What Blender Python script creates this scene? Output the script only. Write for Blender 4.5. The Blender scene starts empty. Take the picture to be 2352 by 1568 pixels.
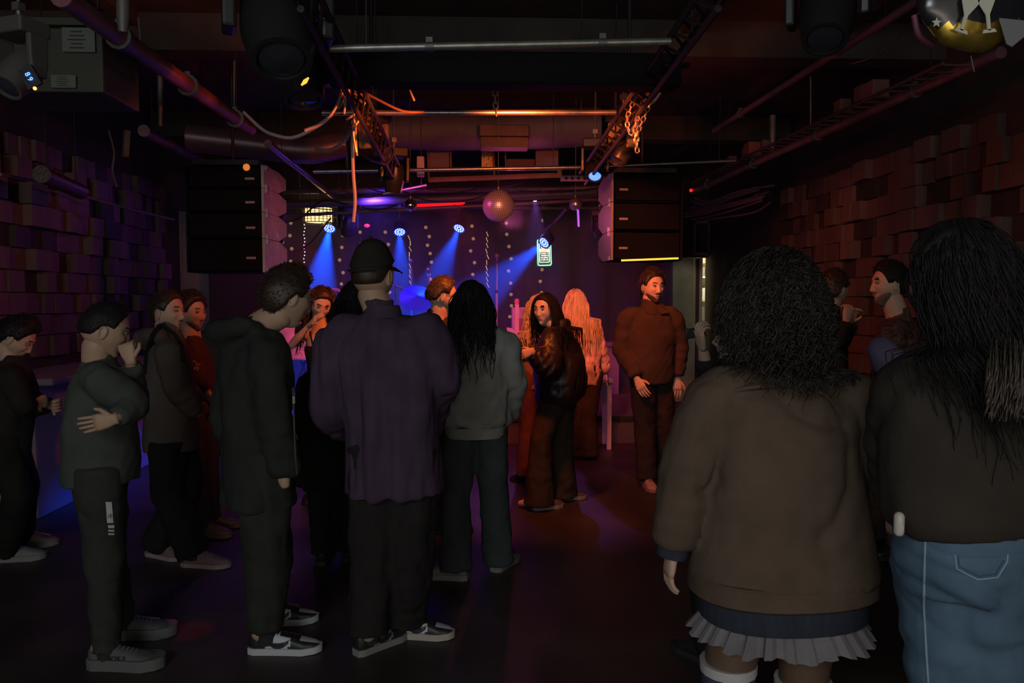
import bpy, math, random
import numpy as np
from mathutils import Vector, Matrix
random.seed(7); RNG = np.random.default_rng(7)
PI = math.pi; R = math.radians
C = bpy.context.scene.collection
sc = bpy.context.scene
# ------------------------------------------------------------ camera, world, exposure, big lights
CAM = Vector((0, 0, 1.55)); F = 1700.0
cd = bpy.data.cameras.new('camera'); cam = bpy.data.objects.new('camera', cd); C.objects.link(cam)
cd.sensor_width = 36; cd.lens = F*36/2352; cd.clip_start = .05; cd.clip_end = 60
cam.location = CAM; cam.rotation_euler = (R(90-3.165), 0, R(-2.22)); sc.camera = cam
sc.view_settings.view_transform = 'Standard'; sc.view_settings.look = 'None'
sc.view_settings.exposure = 0; sc.view_settings.gamma = 1; sc.view_settings.use_curve_mapping = False
sc.cycles.use_denoising = True
sc.cycles.max_bounces = 5; sc.cycles.diffuse_bounces = 2; sc.cycles.glossy_bounces = 3
sc.cycles.volume_bounces = 0; sc.cycles.transmission_bounces = 4; sc.cycles.sample_clamp_indirect = 3
w = bpy.data.worlds.new('world'); sc.world = w; w.use_nodes = True
w.node_tree.nodes['Background'].inputs[0].default_value = (1.0, .93, .84, 1)
w.node_tree.nodes['Background'].inputs[1].default_value = .46
RM = Matrix.Rotation(R(-2.22), 3, 'Z') @ Matrix.Rotation(R(90-3.165), 3, 'X')
def W(px, py, d):                       # where the sight line through a pixel of the photo reaches depth d
    v = RM @ Vector(((px-1176)/F, -(py-784)/F, -1)); return CAM + v*(d/v.y)
def light(kind, name, loc, power, color, aim=None, size=.05, angle=60, blend=.4):
    l = bpy.data.lights.new(name, kind); l.energy = power; l.color = color
    if kind == 'AREA': l.shape = 'RECTANGLE'; l.size, l.size_y = size
    else: l.shadow_soft_size = size
    if kind == 'SPOT': l.spot_size = R(angle); l.spot_blend = blend
    o = bpy.data.objects.new(name, l); C.objects.link(o); o.location = loc
    if aim is not None: o.rotation_euler = (Vector(aim)-Vector(loc)).to_track_quat('-Z', 'Y').to_euler()
    return o
# unseen area fills added behind the camera to brighten crowd, walls and ceiling
light('AREA', 'rear_fill', (-1.6, -2.4, 3.1), 42, (.88, .96, 1.0), (.4, 3, .9), (1.6, .8))
light('AREA', 'rear_upward_fill', (.2, -2.9, 1.1), 22, (1, .90, .80), (0, 6.5, 3.3), (4.0, .5))
light('SPOT', 'door_fill', (3.25, 9.9, 2.7), 9, (1, .93, .7), (2.95, 11.25, 1.3), .03, 50, .6)  # unseen spot added to brighten the grey door leaf
# warm stage lamps hanging behind the front beam of the lighting frame
light('SPOT', 'orange_spot', (.2, 4.35, 2.62), 135, (1, .17, .028), (.55, 7.2, 1.1), .06, 122, .5)
light('SPOT', 'orange_spot', (.95, 5.0, 2.66), 80, (1, .16, .04), (.9, 7.2, 1.0), .05, 75, .5)
light('SPOT', 'orange_spot', (.3, 4.6, 2.66), 250, (1, .20, .11), (.95, 7.1, 1.35), .04, 20, .5)
light('SPOT', 'magenta_spot', (-.7, 6.6, 2.6), 34, (1, .04, .45), (.2, 8.6, .8), .06, 110, .6)
light('SPOT', 'orange_spot', (-.25, 4.3, 2.6), 55, (1, .13, .012), (-1.4, 5.1, 2.35), .04, 95, .5)
light('SPOT', 'orange_spot', (.5, 4.3, 2.6), 45, (1, .13, .012), (1.6, 5.1, 2.4), .04, 95, .5)
light('SPOT', 'blue_wash', (-1.3, 8.7, 2.75), 75, (.10, .04, 1), (-.9, 10.6, 1.2), .06, 125, .7)
light('SPOT', 'magenta_spot', (1.3, 7.4, 2.7), 22, (1, .08, .55), (1.2, 8.4, .3), .06, 100, .6)
light('SPOT', 'magenta_spot', (-.5, 7.3, 2.7), 130, (1, .06, .22), (.55, 8.8, 1.25), .05, 34, .6)
light('SPOT', 'magenta_spot', (-2.0, 6.9, 2.7), 90, (1, .02, .3), (-1.9, 8.4, 1.2), .05, 40, .6)
light('SPOT', 'pink_spot', (.3, 7.8, 2.35), 16, (1, .14, .42), (.25, 6.9, 2.85), .05, 130, .6)
light('SPOT', 'violet_spot', (-2.2, 8.2, 2.7), 12, (.45, .1, 1), (-3.4, 7.2, 1.1), .06, 120, .6)
# ------------------------------------------------------------ materials
MATS = {}
def mat(name, col, rough=.6, metal=0, var=0, vscale=6, bump=0, bscale=120, stretch=(1, 1, 1), spec=.4, emit=None, es=0, coat=0, alpha=1, trans=0):
    if name in MATS: return MATS[name]
    m = bpy.data.materials.new(name); m.use_nodes = True; nt = m.node_tree; b = nt.nodes['Principled BSDF']
    b.inputs['Base Color'].default_value = (*col, 1); b.inputs['Roughness'].default_value = rough
    b.inputs['Metallic'].default_value = metal; b.inputs['Specular IOR Level'].default_value = spec
    b.inputs['Coat Weight'].default_value = coat; b.inputs['Alpha'].default_value = alpha
    b.inputs['Transmission Weight'].default_value = trans
    if emit is not None:
        b.inputs['Emission Color'].default_value = (*emit, 1); b.inputs['Emission Strength'].default_value = es
    if var or bump:
        tc = nt.nodes.new('ShaderNodeTexCoord'); mp = nt.nodes.new('ShaderNodeMapping'); mp.inputs['Scale'].default_value = stretch
        nt.links.new(tc.outputs['Object'], mp.inputs[0])
    if var:
        n = nt.nodes.new('ShaderNodeTexNoise'); n.inputs['Scale'].default_value = vscale; n.inputs['Detail'].default_value = 5
        nt.links.new(mp.outputs[0], n.inputs[0])
        r = nt.nodes.new('ShaderNodeValToRGB'); r.color_ramp.elements[0].position = .3; r.color_ramp.elements[1].position = .7
        r.color_ramp.elements[0].color = (*[c*(1-var) for c in col], 1); r.color_ramp.elements[1].color = (*[min(1, c*(1+var)) for c in col], 1)
        nt.links.new(n.outputs[0], r.inputs[0]); nt.links.new(r.outputs[0], b.inputs['Base Color'])
    if bump:
        n = nt.nodes.new('ShaderNodeTexNoise'); n.inputs['Scale'].default_value = bscale; n.inputs['Detail'].default_value = 3
        nt.links.new(mp.outputs[0], n.inputs[0])
        bp = nt.nodes.new('ShaderNodeBump'); bp.inputs['Strength'].default_value = bump; bp.inputs['Distance'].default_value = .004
        nt.links.new(n.outputs[0], bp.inputs['Height']); nt.links.new(bp.outputs[0], b.inputs['Normal'])
    MATS[name] = m; return m
def cloth(name, col, **k): return mat(name, col, **{**dict(rough=.9, var=.15, vscale=9, bump=.5, bscale=260, spec=.15), **k})
BLK = mat('black_metal', (.016, .015, .016), .55, 0, .2)
BLKG = mat('black_plastic', (.02, .02, .022), .35)
SPK = mat('speaker_black', (.006, .007, .011), .85, 0, .15, spec=.12)
STEEL = mat('steel_pipe', (.42, .40, .38), .34, .9, .2, 20, .2)
DSTEEL = mat('dull_steel', (.16, .15, .15), .5, .7, .2, 20)
CHROME = mat('chrome', (.9, .9, .9), .06, 1)
# ------------------------------------------------------------ geometry
ORG = {}
def nv(v):
    v = np.asarray(v, float); return v/(np.linalg.norm(v)+1e-12)
class B:
    def __init__(s): s.v = []; s.f = []; s.m = []; s.n = 0
    def add(s, v, f, mi=0):
        v = np.asarray(v, float).reshape(-1, 3); s.v.append(v)
        for q in f: s.f.append(tuple(i+s.n for i in q)); s.m.append(mi)
        s.n += len(v); return s
    def box(s, c, d, rot=None, mi=0, tap=1.0):
        x, y, z = [k/2 for k in d]
        v = np.array([(i*x*(tap if k < 0 else 1), j*y*(tap if k < 0 else 1), k*z) for k in (-1, 1) for j in (-1, 1) for i in (-1, 1)])
        if rot is not None: v = v @ np.array(rot.to_3x3()).T
        return s.add(v+np.array(c), [(0, 2, 3, 1), (4, 5, 7, 6), (0, 1, 5, 4), (2, 6, 7, 3), (0, 4, 6, 2), (1, 3, 7, 5)], mi)
    def loft(s, rings, mi=0, cap=True):
        n = len(rings[0]); v = np.concatenate(rings); f = []
        for k in range(len(rings)-1):
            a = k*n; b = a+n
            for i in range(n):
                j = (i+1) % n; f.append((a+i, a+j, b+j, b+i))
        if cap: f.append(tuple(range(n-1, -1, -1))); f.append(tuple(range((len(rings)-1)*n, len(rings)*n)))
        return s.add(v, f, mi)
    def tube(s, pts, r, n=10, mi=0, cap=True, round_=False, ry=None, up=None):
        P = np.array([tuple(p) for p in pts], float); K = len(P)
        r = np.full(K, r, float) if np.isscalar(r) else np.array(r, float)
        q = r if ry is None else (np.full(K, ry, float) if np.isscalar(ry) else np.array(ry, float))
        T = np.gradient(P, axis=0); T /= (np.linalg.norm(T, axis=1, keepdims=True)+1e-12)
        u = np.array(up, float) if up is not None else (np.array((0, 0, 1.)) if abs(T[0][2]) < .9 else np.array((1., 0, 0)))
        rings = []; a = np.linspace(0, 2*PI, n, endpoint=False); ca, sa = np.cos(a)[:, None], np.sin(a)[:, None]
        for k in range(K):
            u = u - T[k]*np.dot(u, T[k]); u /= (np.linalg.norm(u)+1e-12); x = np.cross(T[k], u)
            if round_ and k == 0:
                for g in (.95, .6): rings.append(P[0]-T[0]*max(r[0], q[0])*g*.9+(ca*x*r[0]+sa*u*q[0])*math.sqrt(1-g*g))
            rings.append(P[k]+ca*x*r[k]+sa*u*q[k])
            if round_ and k == K-1:
                for g in (.6, .95): rings.append(P[k]+T[k]*max(r[k], q[k])*g*.9+(ca*x*r[k]+sa*u*q[k])*math.sqrt(1-g*g))
        return s.loft(rings, mi, cap)
    def ell(s, c, r, rot=None, mi=0, n=14, m=9):
        if np.isscalar(r): r = (r, r, r)
        v = [(0, 0, -1)]
        for j in range(1, m):
            p = -PI/2+PI*j/m
            for i in range(n): v.append((math.cos(p)*math.cos(2*PI*i/n), math.cos(p)*math.sin(2*PI*i/n), math.sin(p)))
        v.append((0, 0, 1)); v = np.array(v)*np.array(r)
        if rot is not None: v = v @ np.array(rot.to_3x3()).T
        f = [(0, 1+(i+1) % n, 1+i) for i in range(n)]
        for j in range(m-2):
            a = 1+j*n; f += [(a+i, a+(i+1) % n, a+n+(i+1) % n, a+n+i) for i in range(n)]
        a = 1+(m-2)*n; e = len(v)-1; f += [(a+i, a+(i+1) % n, e) for i in range(n)]
        return s.add(v+np.array(c), f, mi)
    def lathe(s, prof, c=(0, 0, 0), n=24, rot=None, mi=0):     # prof: (radius, height) along local z
        a = np.linspace(0, 2*PI, n, endpoint=False)
        Rm = np.array(rot.to_3x3()) if rot is not None else np.eye(3)
        rings = [np.stack([r*np.cos(a), r*np.sin(a), np.full(n, h)], 1) @ Rm.T + np.array(c) for r, h in prof]
        return s.loft(rings, mi)
    def prism(s, out, th, M, mi=0):                             # outline in local xz, thickness along local y
        n = len(out); v = [(x, -th/2, z) for x, z in out]+[(x, th/2, z) for x, z in out]
        v = np.array([tuple(M @ Vector(p)) for p in v])
        return s.add(v, [tuple(range(n)), tuple(range(2*n-1, n-1, -1))]+[(i, i+n, (i+1) % n+n, (i+1) % n) for i in range(n)], mi)
def rot_to(d, up='Y'): return Vector(d).to_track_quat('Z', up).to_matrix()
def sag(a, b, drop, n=12):
    a, b = Vector(a), Vector(b); return [a.lerp(b, t/n)-Vector((0, 0, drop*4*(t/n)*(1-t/n))) for t in range(n+1)]
def cat_pts(*pts):                                              # smooth curve through points
    P = [Vector(p) for p in pts]; P = [P[0]*2-P[1]]+P+[P[-1]*2-P[-2]]; out = []
    for i in range(1, len(P)-2):
        for t in np.linspace(0, 1, 7)[:-1]:
            a, b, c_, d = P[i-1:i+3]
            out.append(.5*((2*b)+(c_-a)*t+(2*a-5*b+4*c_-d)*t*t+(3*b-a-3*c_+d)*t**3))
    out.append(P[-2]); return out
def to_mesh(name, b):
    me = bpy.data.meshes.new(name); V = np.concatenate(b.v) if b.v else np.zeros((0, 3))
    me.from_pydata(V.tolist(), [], b.f); me.update(); return me
def tag(o, label=None, cat=None, group=None, kind=None):
    if label: o['label'] = label
    if cat: o['category'] = cat
    if group: o['group'] = group
    if kind: o['kind'] = kind
    return o
def obj(name, b, mats, parent=None, smooth=True, ang=40, bevel=0, org=None):
    me = b if isinstance(b, bpy.types.Mesh) else to_mesh(name, b)
    co = np.empty(len(me.vertices)*3); me.vertices.foreach_get('co', co); co = co.reshape(-1, 3)
    if parent is None:
        og = np.array(org) if org is not None else np.array([(co[:, 0].min()+co[:, 0].max())/2, (co[:, 1].min()+co[:, 1].max())/2, co[:, 2].min()])
    else: og = ORG[parent]
    me.vertices.foreach_set('co', (co-og).ravel())
    for m in (mats if isinstance(mats, (list, tuple)) else [mats]): me.materials.append(m)
    if not isinstance(b, bpy.types.Mesh) and len(me.materials) > 1: me.polygons.foreach_set('material_index', b.m)
    me.polygons.foreach_set('use_smooth', [smooth]*len(me.polygons))
    if smooth and ang: me.set_sharp_from_angle(angle=R(ang))
    me.update(); o = bpy.data.objects.new(name, me); C.objects.link(o)
    if parent is None: o.location = og
    else: o.parent = parent
    ORG[o] = og
    if bevel:
        mo = o.modifiers.new('bevel', 'BEVEL'); mo.width = bevel; mo.segments = 2; mo.limit_method = 'ANGLE'
    return o
def thing(name, loc, label, cat, group=None):
    o = bpy.data.objects.new(name, None); C.objects.link(o); o.location = loc; o.empty_display_size = .1
    ORG[o] = np.array(tuple(loc)); return tag(o, label, cat, group)
def struct(name, b, m, **k):
    o = obj(name, b, m, **k); o['kind'] = 'structure'; return o
def copy_tree(o, off, label=None, par=None):
    c = o.copy(); C.objects.link(c)
    if par is None: c.location = o.location+Vector(off)
    else: c.parent = par
    if label: c['label'] = label
    for ch in o.children: copy_tree(ch, None, None, c)
    return c
def text_b(s, size, M, thick=.001, align='CENTER'):
    cu = bpy.data.curves.new('t', 'FONT'); cu.body = s; cu.size = size; cu.extrude = thick; cu.align_x = align; cu.align_y = 'CENTER'; cu.resolution_u = 2
    o = bpy.data.objects.new('t', cu); C.objects.link(o); bpy.context.view_layer.update()
    me = bpy.data.meshes.new_from_object(o.evaluated_get(bpy.context.evaluated_depsgraph_get()))
    b = B(); b.add([tuple(M @ v.co) for v in me.vertices], [tuple(p.vertices) for p in me.polygons])
    bpy.data.objects.remove(o); bpy.data.curves.remove(cu); bpy.data.meshes.remove(me); return b
def facing(c, yaw=0, roll=0, tilt=0):                           # local x right, z up, -y towards the viewer side
    return Matrix.Translation(c) @ Matrix.Rotation(R(yaw), 4, 'Z') @ Matrix.Rotation(R(tilt), 4, 'X') @ Matrix.Rotation(R(roll), 4, 'Y')
def flat(c, yaw=0, roll=0, tilt=0):                             # matrix that stands text (xy plane) up, read from -y
    return facing(c, yaw, roll, tilt) @ Matrix.Rotation(R(90), 4, 'X')
# ------------------------------------------------------------ the room
def plane_mat():
    m = mat('floor_concrete', (.044, .034, .031), .48, 0, .45, 2.2, .35, 40, spec=.5); return m
XL, XR, YB, ZC = -3.6, 3.45, 11.3, 3.6
struct('floor', B().box(((XL+XR)/2, 4.4, -.05), (XR-XL+.4, 14.4, .1)), plane_mat(), smooth=False)
CEIL = mat('ceiling_black_paint', (.042, .034, .030), .9, 0, .3, 3, .6, 18)
b = B().box(((XL+XR)/2, 4.4, ZC+.05), (XR-XL+.4, 14.4, .1))
for y in (5.6, 8.4): b.box(((XL+XR)/2, y, ZC-.13), (XR-XL, .22, .26))
for x in (-2.5, -1.35, 1.5, 2.6): b.box((x, 4.4, ZC-.05), (.1, 14, .1))
struct('ceiling', b, CEIL, smooth=False)
WALLM = mat('dark_wall_paint', (.03, .021, .022), .85, 0, .3, 2, .4, 30)
BLOCK = mat('wood_block', (.095, .058, .050), .7, 0, .55, 1.7, .5, 60, (1, 1, .3))
BLOCK2 = mat('wood_block_dark', (.03, .02, .018), .7, 0, .4, 3)
def block_wall(name, X, sgn, y0, y1, z0, z1, seed):
    rd = random.Random(seed); b = B(); b.box((X-sgn*.06, (YB-2)/2, ZC/2), (.12, YB+2, ZC), mi=2)
    z = z0
    while z < z1:
        y = y0-rd.random()*.1
        while y < y1:
            wd = rd.choice((.13, .16, .19, .22)); dp = rd.choice((.02, .03, .04, .05, .06, .085, .1))
            if rd.random() > .14: b.box((X+sgn*dp/2, y+wd/2, z+.083), (dp, wd-.006, .164), mi=1 if rd.random() < .12 else 0)
            y += wd
        z += .172
    return struct(name, b, [BLOCK, BLOCK2, WALLM], smooth=False)
block_wall('wall_left', XL, 1, 4.6, 8.35, 1.1, 2.66, 3)
block_wall('wall_right', XR, -1, 4.0, 8.1, .9, 2.66, 5)
# back wall with the opening to the storage room
b = B().box(((XL+3.12)/2, YB+.06, ZC/2), (3.12-XL, .12, ZC)); b.box((3.3, YB+.06, (2.21+ZC)/2), (.36, .12, ZC-2.21))
b.box((3.47, YB+.06, ZC/2), (.04, .12, ZC)); struct('wall_back', b, WALLM, smooth=False)
# the grey door leaf and the frame beside it
GREYG = mat('grey_green_paint', (.5, .48, .36), .7, 0, .2, 4)
CREAM = mat('cream_paint', (.62, .55, .38), .6)
dr = struct('door_1', B().box((2.93, YB-.05, 1.1), (.56, .05, 2.2)), GREYG, smooth=False)
obj('door_frame', B().box((3.235, YB-.03, 1.1), (.025, .06, 2.2)).box((3.33, YB-.03, 1.1), (.045, .06, 2.2)), CREAM, dr, False)
obj('door_post', B().box((3.28, YB-.02, 1.1), (.07, .04, 2.2)), mat('brown_post', (.10, .055, .06), .6), dr, False)
obj('transom_frame', B().box((3.22, YB-.05, 2.5), (.03, .05, .5)).box((3.44, YB-.05, 2.5), (.03, .05, .5)).box((3.33, YB-.05, 2.26), (.24, .05, .04)).box((3.33, YB-.05, 2.74), (.24, .05, .04)), mat('plum_frame', (.16, .08, .10), .6), dr, False)
obj('door_handle', B().tube([(2.72, YB-.08, 1.03), (2.72, YB-.13, 1.03), (2.84, YB-.13, 1.03)], .01), STEEL, dr)
# storage room beyond
LITW = mat('storage_wall', (.55, .5, .36), .8)
struct('wall_storage', B().box((4.0, YB+1.9, 1.3), (2.2, .1, 2.6)).box((3.0, YB+1, 1.3), (.06, 1.9, 2.6)).box((4.6, YB+1, 1.3), (.06, 1.9, 2.6)).box((3.8, YB+1, 2.62), (1.7, 1.9, .05)).box((3.8, YB+1, -.03), (1.7, 1.9, .06)), LITW, smooth=False)
light('POINT', 'storage_lamp', (3.9, YB+.8, 2.4), 60, (1, .9, .6), size=.1)
t = thing('storage_shelf', (3.75, YB+1.5, 0), 'metal storage shelf loaded with boxes inside the lit back room', 'shelf')
for z in (.35, .75, 1.15, 1.55, 1.95): obj('shelf_board', B().box((3.75, YB+1.5, z), (.9, .4, .03)), mat('shelf_grey', (.35, .36, .34), .5), t, False)
for x in (3.32, 4.18):
    for y in (1.32, 1.68): obj('post', B().box((x, YB+y, 1.05), (.03, .03, 2.1)), DSTEEL, t, False)
rd = random.Random(2)
for z in (.35, .75, 1.15, 1.55, 1.95):
    x = 3.38
    while x < 4.1:
        wd = rd.uniform(.08, .18); h = rd.uniform(.12, .3); col = rd.choice(((.5, .45, .3), (.12, .2, .35), (.1, .1, .1), (.4, .42, .4)))
        tag(obj('storage_box', B().box((x+wd/2, YB+1.48, z+.015+h/2), (wd-.015, .26, h)), mat('box_%d%d' % (col[0]*100, col[1]*100), col, .7), smooth=False, bevel=.004),
            'small box on a shelf in the lit room beyond the back doorway', 'box', 'boxes on the storage shelf'); x += wd
# left: ledge below the blocks, violet-lit panel by the back
VIOL = mat('pale_panel', (.17, .15, .18), .7, 0, .15, 3)
tag(obj('wall_counter', B().box((XL+.30, 6.35, .98), (.60, 2.2, .05)).box((XL+.24, 6.35, .48), (.40, 2.1, .96)), VIOL, smooth=False, bevel=.01), 'pale counter standing along the left block wall', 'counter')
tag(obj('wall_panel', B().box((XL+.2, 9.0, 1.45), (.4, .05, 2.3)).box((XL+.33, 8.97, 1.45), (.025, .03, 2.3)).box((XL+.02, 9.0, 1.45), (.03, .07, 2.3)), VIOL, smooth=False), 'pale panel catching violet light behind the left speaker stack', 'panel')
tag(obj('equipment_case', B().box((-2.95, 7.7, .62), (.9, .38, 1.24)), BLK, smooth=False, bevel=.02), 'tall black flight case before the violet panel at the left', 'case')
tag(obj('black_drape', B().box((-2.78, 8.75, 1.5), (.78, .12, 3.0)), cloth('drape', (.02, .016, .017)), smooth=False, bevel=.02), 'plain black drape closing the stage side below the left speaker stack', 'drape')
# ------------------------------------------------------------ stage
SZ = .3
b = B().box((-.65, 9.3, SZ/2), (5.7, 2.7, SZ)); b.box((-.65, 7.94, SZ-.03), (5.74, .04, .05), mi=1)
tag(obj('stage_platform', b, [mat('stage_floor', (.12, .08, .09), .45, 0, .3, 3), BLK], smooth=False), 'low black stage platform across the back of the room', 'stage')
CURT = mat('velvet_curtain', (.105, .07, .10), .9, 0, .2, 4, .3, 90)
b = B(); xs = np.arange(-3.45, 2.75, .022); n = len(xs)
ph = np.cumsum(RNG.uniform(.1, .42, n)); yy = 10.62+.045*np.sin(ph)+.02*np.sin(ph*.37)
zz = np.linspace(SZ, 2.86, 10); v = [(x, y+.012*math.sin(z*3+x*5), z) for z in zz for x, y in zip(xs, yy)]
b.add(v, [(j*n+i, j*n+i+1, (j+1)*n+i+1, (j+1)*n+i) for j in range(9) for i in range(n-1)])
me = obj('stage_curtain', b, CURT); tag(me, 'pleated dark curtain hung behind the stage', 'curtain')
mo = me.modifiers.new('solid', 'SOLIDIFY'); mo.thickness = .008
tag(obj('curtain_rail', B().tube([(-3.5, 10.6, 2.88), (2.8, 10.6, 2.88)], .02), DSTEEL), 'thin rail holding the stage curtain', 'rail')
# thin haze over the stage
hz = obj('stage_haze', B().box((-.5, 9.0, 1.62), (5.4, 2.9, 2.6)), bpy.data.materials.new('haze'), smooth=False); hz['kind'] = 'stuff'
tag(hz, 'thin smoke haze hanging over the stage', 'haze')
m = hz.data.materials[0]; m.use_nodes = True; nt = m.node_tree; nt.nodes.clear()
vs = nt.nodes.new('ShaderNodeVolumeScatter'); vs.inputs['Density'].default_value = .075; vs.inputs['Anisotropy'].default_value = .35
mo = nt.nodes.new('ShaderNodeOutputMaterial'); nt.links.new(vs.outputs[0], mo.inputs['Volume'])
# ------------------------------------------------------------ stage lamps
LEDM = mat('blue_led', (.1, .2, 1), .3, emit=(.10, .28, 1), es=9)
LEDW = mat('white_led_lens', (.6, .7, 1), .2, emit=(.28, .42, 1), es=2.3)
def par(px, py, d, aim, label, power):
    c = W(px, py, d); dv = (Vector(aim)-c).normalized(); Q = rot_to(dv)
    t = thing('par_lamp', c, label, 'stage lamp', 'blue lamps above the stage')
    obj('housing', B().lathe([(.05, -.14), (.075, -.12), (.085, -.03), (.088, .02), (.082, .024), (.078, .004)], c, 20, Q), BLKG, t)
    obj('lens_plate', B().lathe([(.001, .006), (.078, .006), (.078, .009), (.001, .009)], c, 20, Q), mat('blue_plate', (.02, .04, .3), .3, emit=(0, .03, .8), es=1.5), t, False)
    b = B()
    for rr, k in ((.028, 6), (.058, 12)):
        for i in range(k):
            a = 2*PI*i/k; p = c+Q @ Vector((rr*math.cos(a), rr*math.sin(a), .012)); b.ell(p, .0115, n=8, m=5)
    obj('led_cluster', b, LEDW, t)
    side = Q @ Vector((1, 0, 0)); side.z = 0; side.normalize(); top = c+Vector((0, 0, .16))
    obj('yoke', B().tube([c+side*.095, c+side*.098+Vector((0, 0, .13)), top, c-side*.098+Vector((0, 0, .13)), c-side*.095], .008, 6), BLK, t)
    obj('clamp', B().tube([top, (top.x, 9.9, 2.78)], .012, 8).box((top.x, 9.9, 2.78), (.05, .06, .06)), DSTEEL, t)
    light('SPOT', 'blue_beam', c+dv*.05, power, (.004, .07, 1), aim, .03, 27, .5)
par(757, 523, 9.7, W(715, 760, 8.6), 'blue stage lamp under the glowing caged lamp', 2400)
par(918, 531, 9.9, W(925, 760, 8.9), 'blue stage lamp right of the capped man, pointing straight down', 1000)
par(1055, 523, 9.9, W(960, 740, 8.9), 'blue stage lamp left of the mirror ball', 1200)
par(1251, 556, 9.6, W(1090, 690, 8.8), 'blue stage lamp hanging over the neon sign', 1400)
tag(obj('lamp_bar', B().tube([(-2.9, 9.9, 2.78), (2.0, 9.9, 2.78)], .022).tube([(-2.4, 9.9, 2.78), (-2.4, 9.9, ZC)], .008).tube([(1.6, 9.9, 2.78), (1.6, 9.9, ZC)], .008), DSTEEL), 'thin dark bar carrying the blue lamps over the stage', 'pipe')
# neon sign shaped like a can
WIRE2 = mat('dark_wire', (.05, .05, .05), .6)
c = W(1250, 580, 9.9); t = thing('neon_sign', c, 'green outlined neon sign shaped like a tall can above the stage', 'neon sign')
Mx = facing(c, 0, -2); GREEN = mat('green_neon', (.1, 1, .3), .3, emit=(.12, 1, .30), es=6); NW = mat('white_neon', (1, 1, .9), .3, emit=(1, .95, .8), es=3)
def rr(w_, h_, r_, z0=0):
    pts = []
    for cx, cz, a0 in ((w_-r_, h_-r_, 0), (-w_+r_, h_-r_, 90), (-w_+r_, -h_+r_, 180), (w_-r_, -h_+r_, 270)):
        for k in range(4): a = R(a0+k*30); pts.append(Mx @ Vector((cx+r_*math.cos(a), -.02, cz+z0+r_*math.sin(a))))
    return pts+[pts[0]]
obj('hanging_chain', B().tube([c+Vector((-.08, .02, .17)), (c.x-.08, 9.9, 2.78)], .003, 5).tube([c+Vector((.08, .02, .17)), (c.x+.08, 9.9, 2.78)], .003, 5), WIRE2, t)
obj('back_board', B().box(c+Vector((0, .02, 0)), (.2, .02, .36)), mat('sign_board', (.02, .06, .04), .4), t, False)
obj('green_tube', B().tube(rr(.088, .17, .022), .006, 6), GREEN, t); obj('white_tube', B().tube(rr(.066, .14, .014, .012), .0045, 6), NW, t)
b = B(); b.lathe([(.001, 0), (.042, 0), (.042, .006), (.001, .006)], Mx @ Vector((0, -.01, .085)), 16, Matrix.Rotation(R(90), 3, 'X'))
obj('fruit_disc', b, mat('lemon_neon', (1, .8, .3), .3, emit=(1, .72, .28), es=2.2), t, False)
obj('name_band', B().box(Mx @ Vector((0, -.012, .028)), (.14, .006, .045)), mat('peach_neon', (1, .5, .35), .3, emit=(1, .42, .28), es=2.2), t, False)
# the small lettering on the sign cannot be read in the photo; rows of short white strokes stand in its place
b = B(); rd = random.Random(4)
for k in range(4):
    for i in range(6):
        x = -.042+i*.017+rd.uniform(-.003, .003); z = -.012-k*.028
        b.tube([Mx @ Vector((x, -.016, z-.009)), Mx @ Vector((x+rd.choice((-.006, 0, .006)), -.016, z+.009))], .0028, 5)
        if rd.random() < .6: b.tube([Mx @ Vector((x-.005, -.016, z)), Mx @ Vector((x+.006, -.016, z+rd.uniform(-.006, .006)))], .0028, 5)
obj('lettering', b, NW, t)
# caged warm lamp
c = W(731, 494, 9.6); t = thing('caged_lamp', c, 'warm glowing lamp behind a black wire grid high over the stage', 'lamp')
obj('glow_panel', B().lathe([(.001, -.085), (.17, -.085), (.17, .085), (.001, .085)], c, 24), mat('warm_panel', (1, .7, .3), .5, 0, emit=(1, .62, .22), es=2.6), t)
obj('bulb', B().ell(c+Vector((.02, -.15, 0)), .035), mat('warm_bulb', (1, .8, .5), .5, emit=(1, .75, .35), es=3), t)
b = B()
for k in range(24):
    a = 2*PI*k/24; x, y = .195*math.cos(a), .195*math.sin(a); b.tube([c+Vector((x, y, -.1)), c+Vector((x, y, .1))], .005, 5)
for z in (-.1, -.06, -.03, 0, .03, .06, .1):
    b.tube([c+Vector((.195*math.cos(2*PI*k/24), .195*math.sin(2*PI*k/24), z)) for k in range(25)], .006 if z in (0, -.1, .1) else .0035, 5)
obj('wire_cage', b, BLK, t); obj('hanger', B().tube([c+Vector((0, 0, .1)), (c.x, c.y, ZC)], .008), BLK, t)
# string lights on the curtain
BULB = mat('globe_bulb', (.8, .55, .25), .15, emit=(1, .55, .2), es=.22, spec=.8)
WIRE = mat('thin_wire', (.2, .15, .16), .6)
BC = {}
def bulb_string(pts, label, d=10.35, up=492, down=None):
    P = [W(x, y, d) for x, y in pts]; t = thing('string_light', W(pts[0][0], up, d), label, 'string lights', 'globe bulb strings on the curtain')
    for p in P:
        b = B().ell(p, .025, n=10, m=7); b.tube([p+Vector((0, 0, .022)), p+Vector((0, 0, .04))], .009, 6, mi=1); obj('bulb', b, [BULB, BLK], t)
    q = [W(pts[0][0], up, d)]+[p+Vector((0, .012, 0)) for p in P]
    if down: q.append(W(pts[-1][0], down, d))
    q.insert(0, Vector((q[0].x, 10.58, 2.88))); obj('wire', B().tube(q, .003, 4), WIRE, t)
bulb_string([(668, 512), (666, 541), (670, 571), (668, 600), (671, 630)], 'string of globe bulbs beside the left speaker stack')
bulb_string([(787, 540), (785, 568), (780, 597), (788, 626), (784, 652), (789, 684), (790, 710), (788, 738)], 'string of globe bulbs between the caged lamp and the capped man')
bulb_string([(827, 533), (829, 560), (825, 588)], 'string of globe bulbs behind the cap of the tall man')
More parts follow.
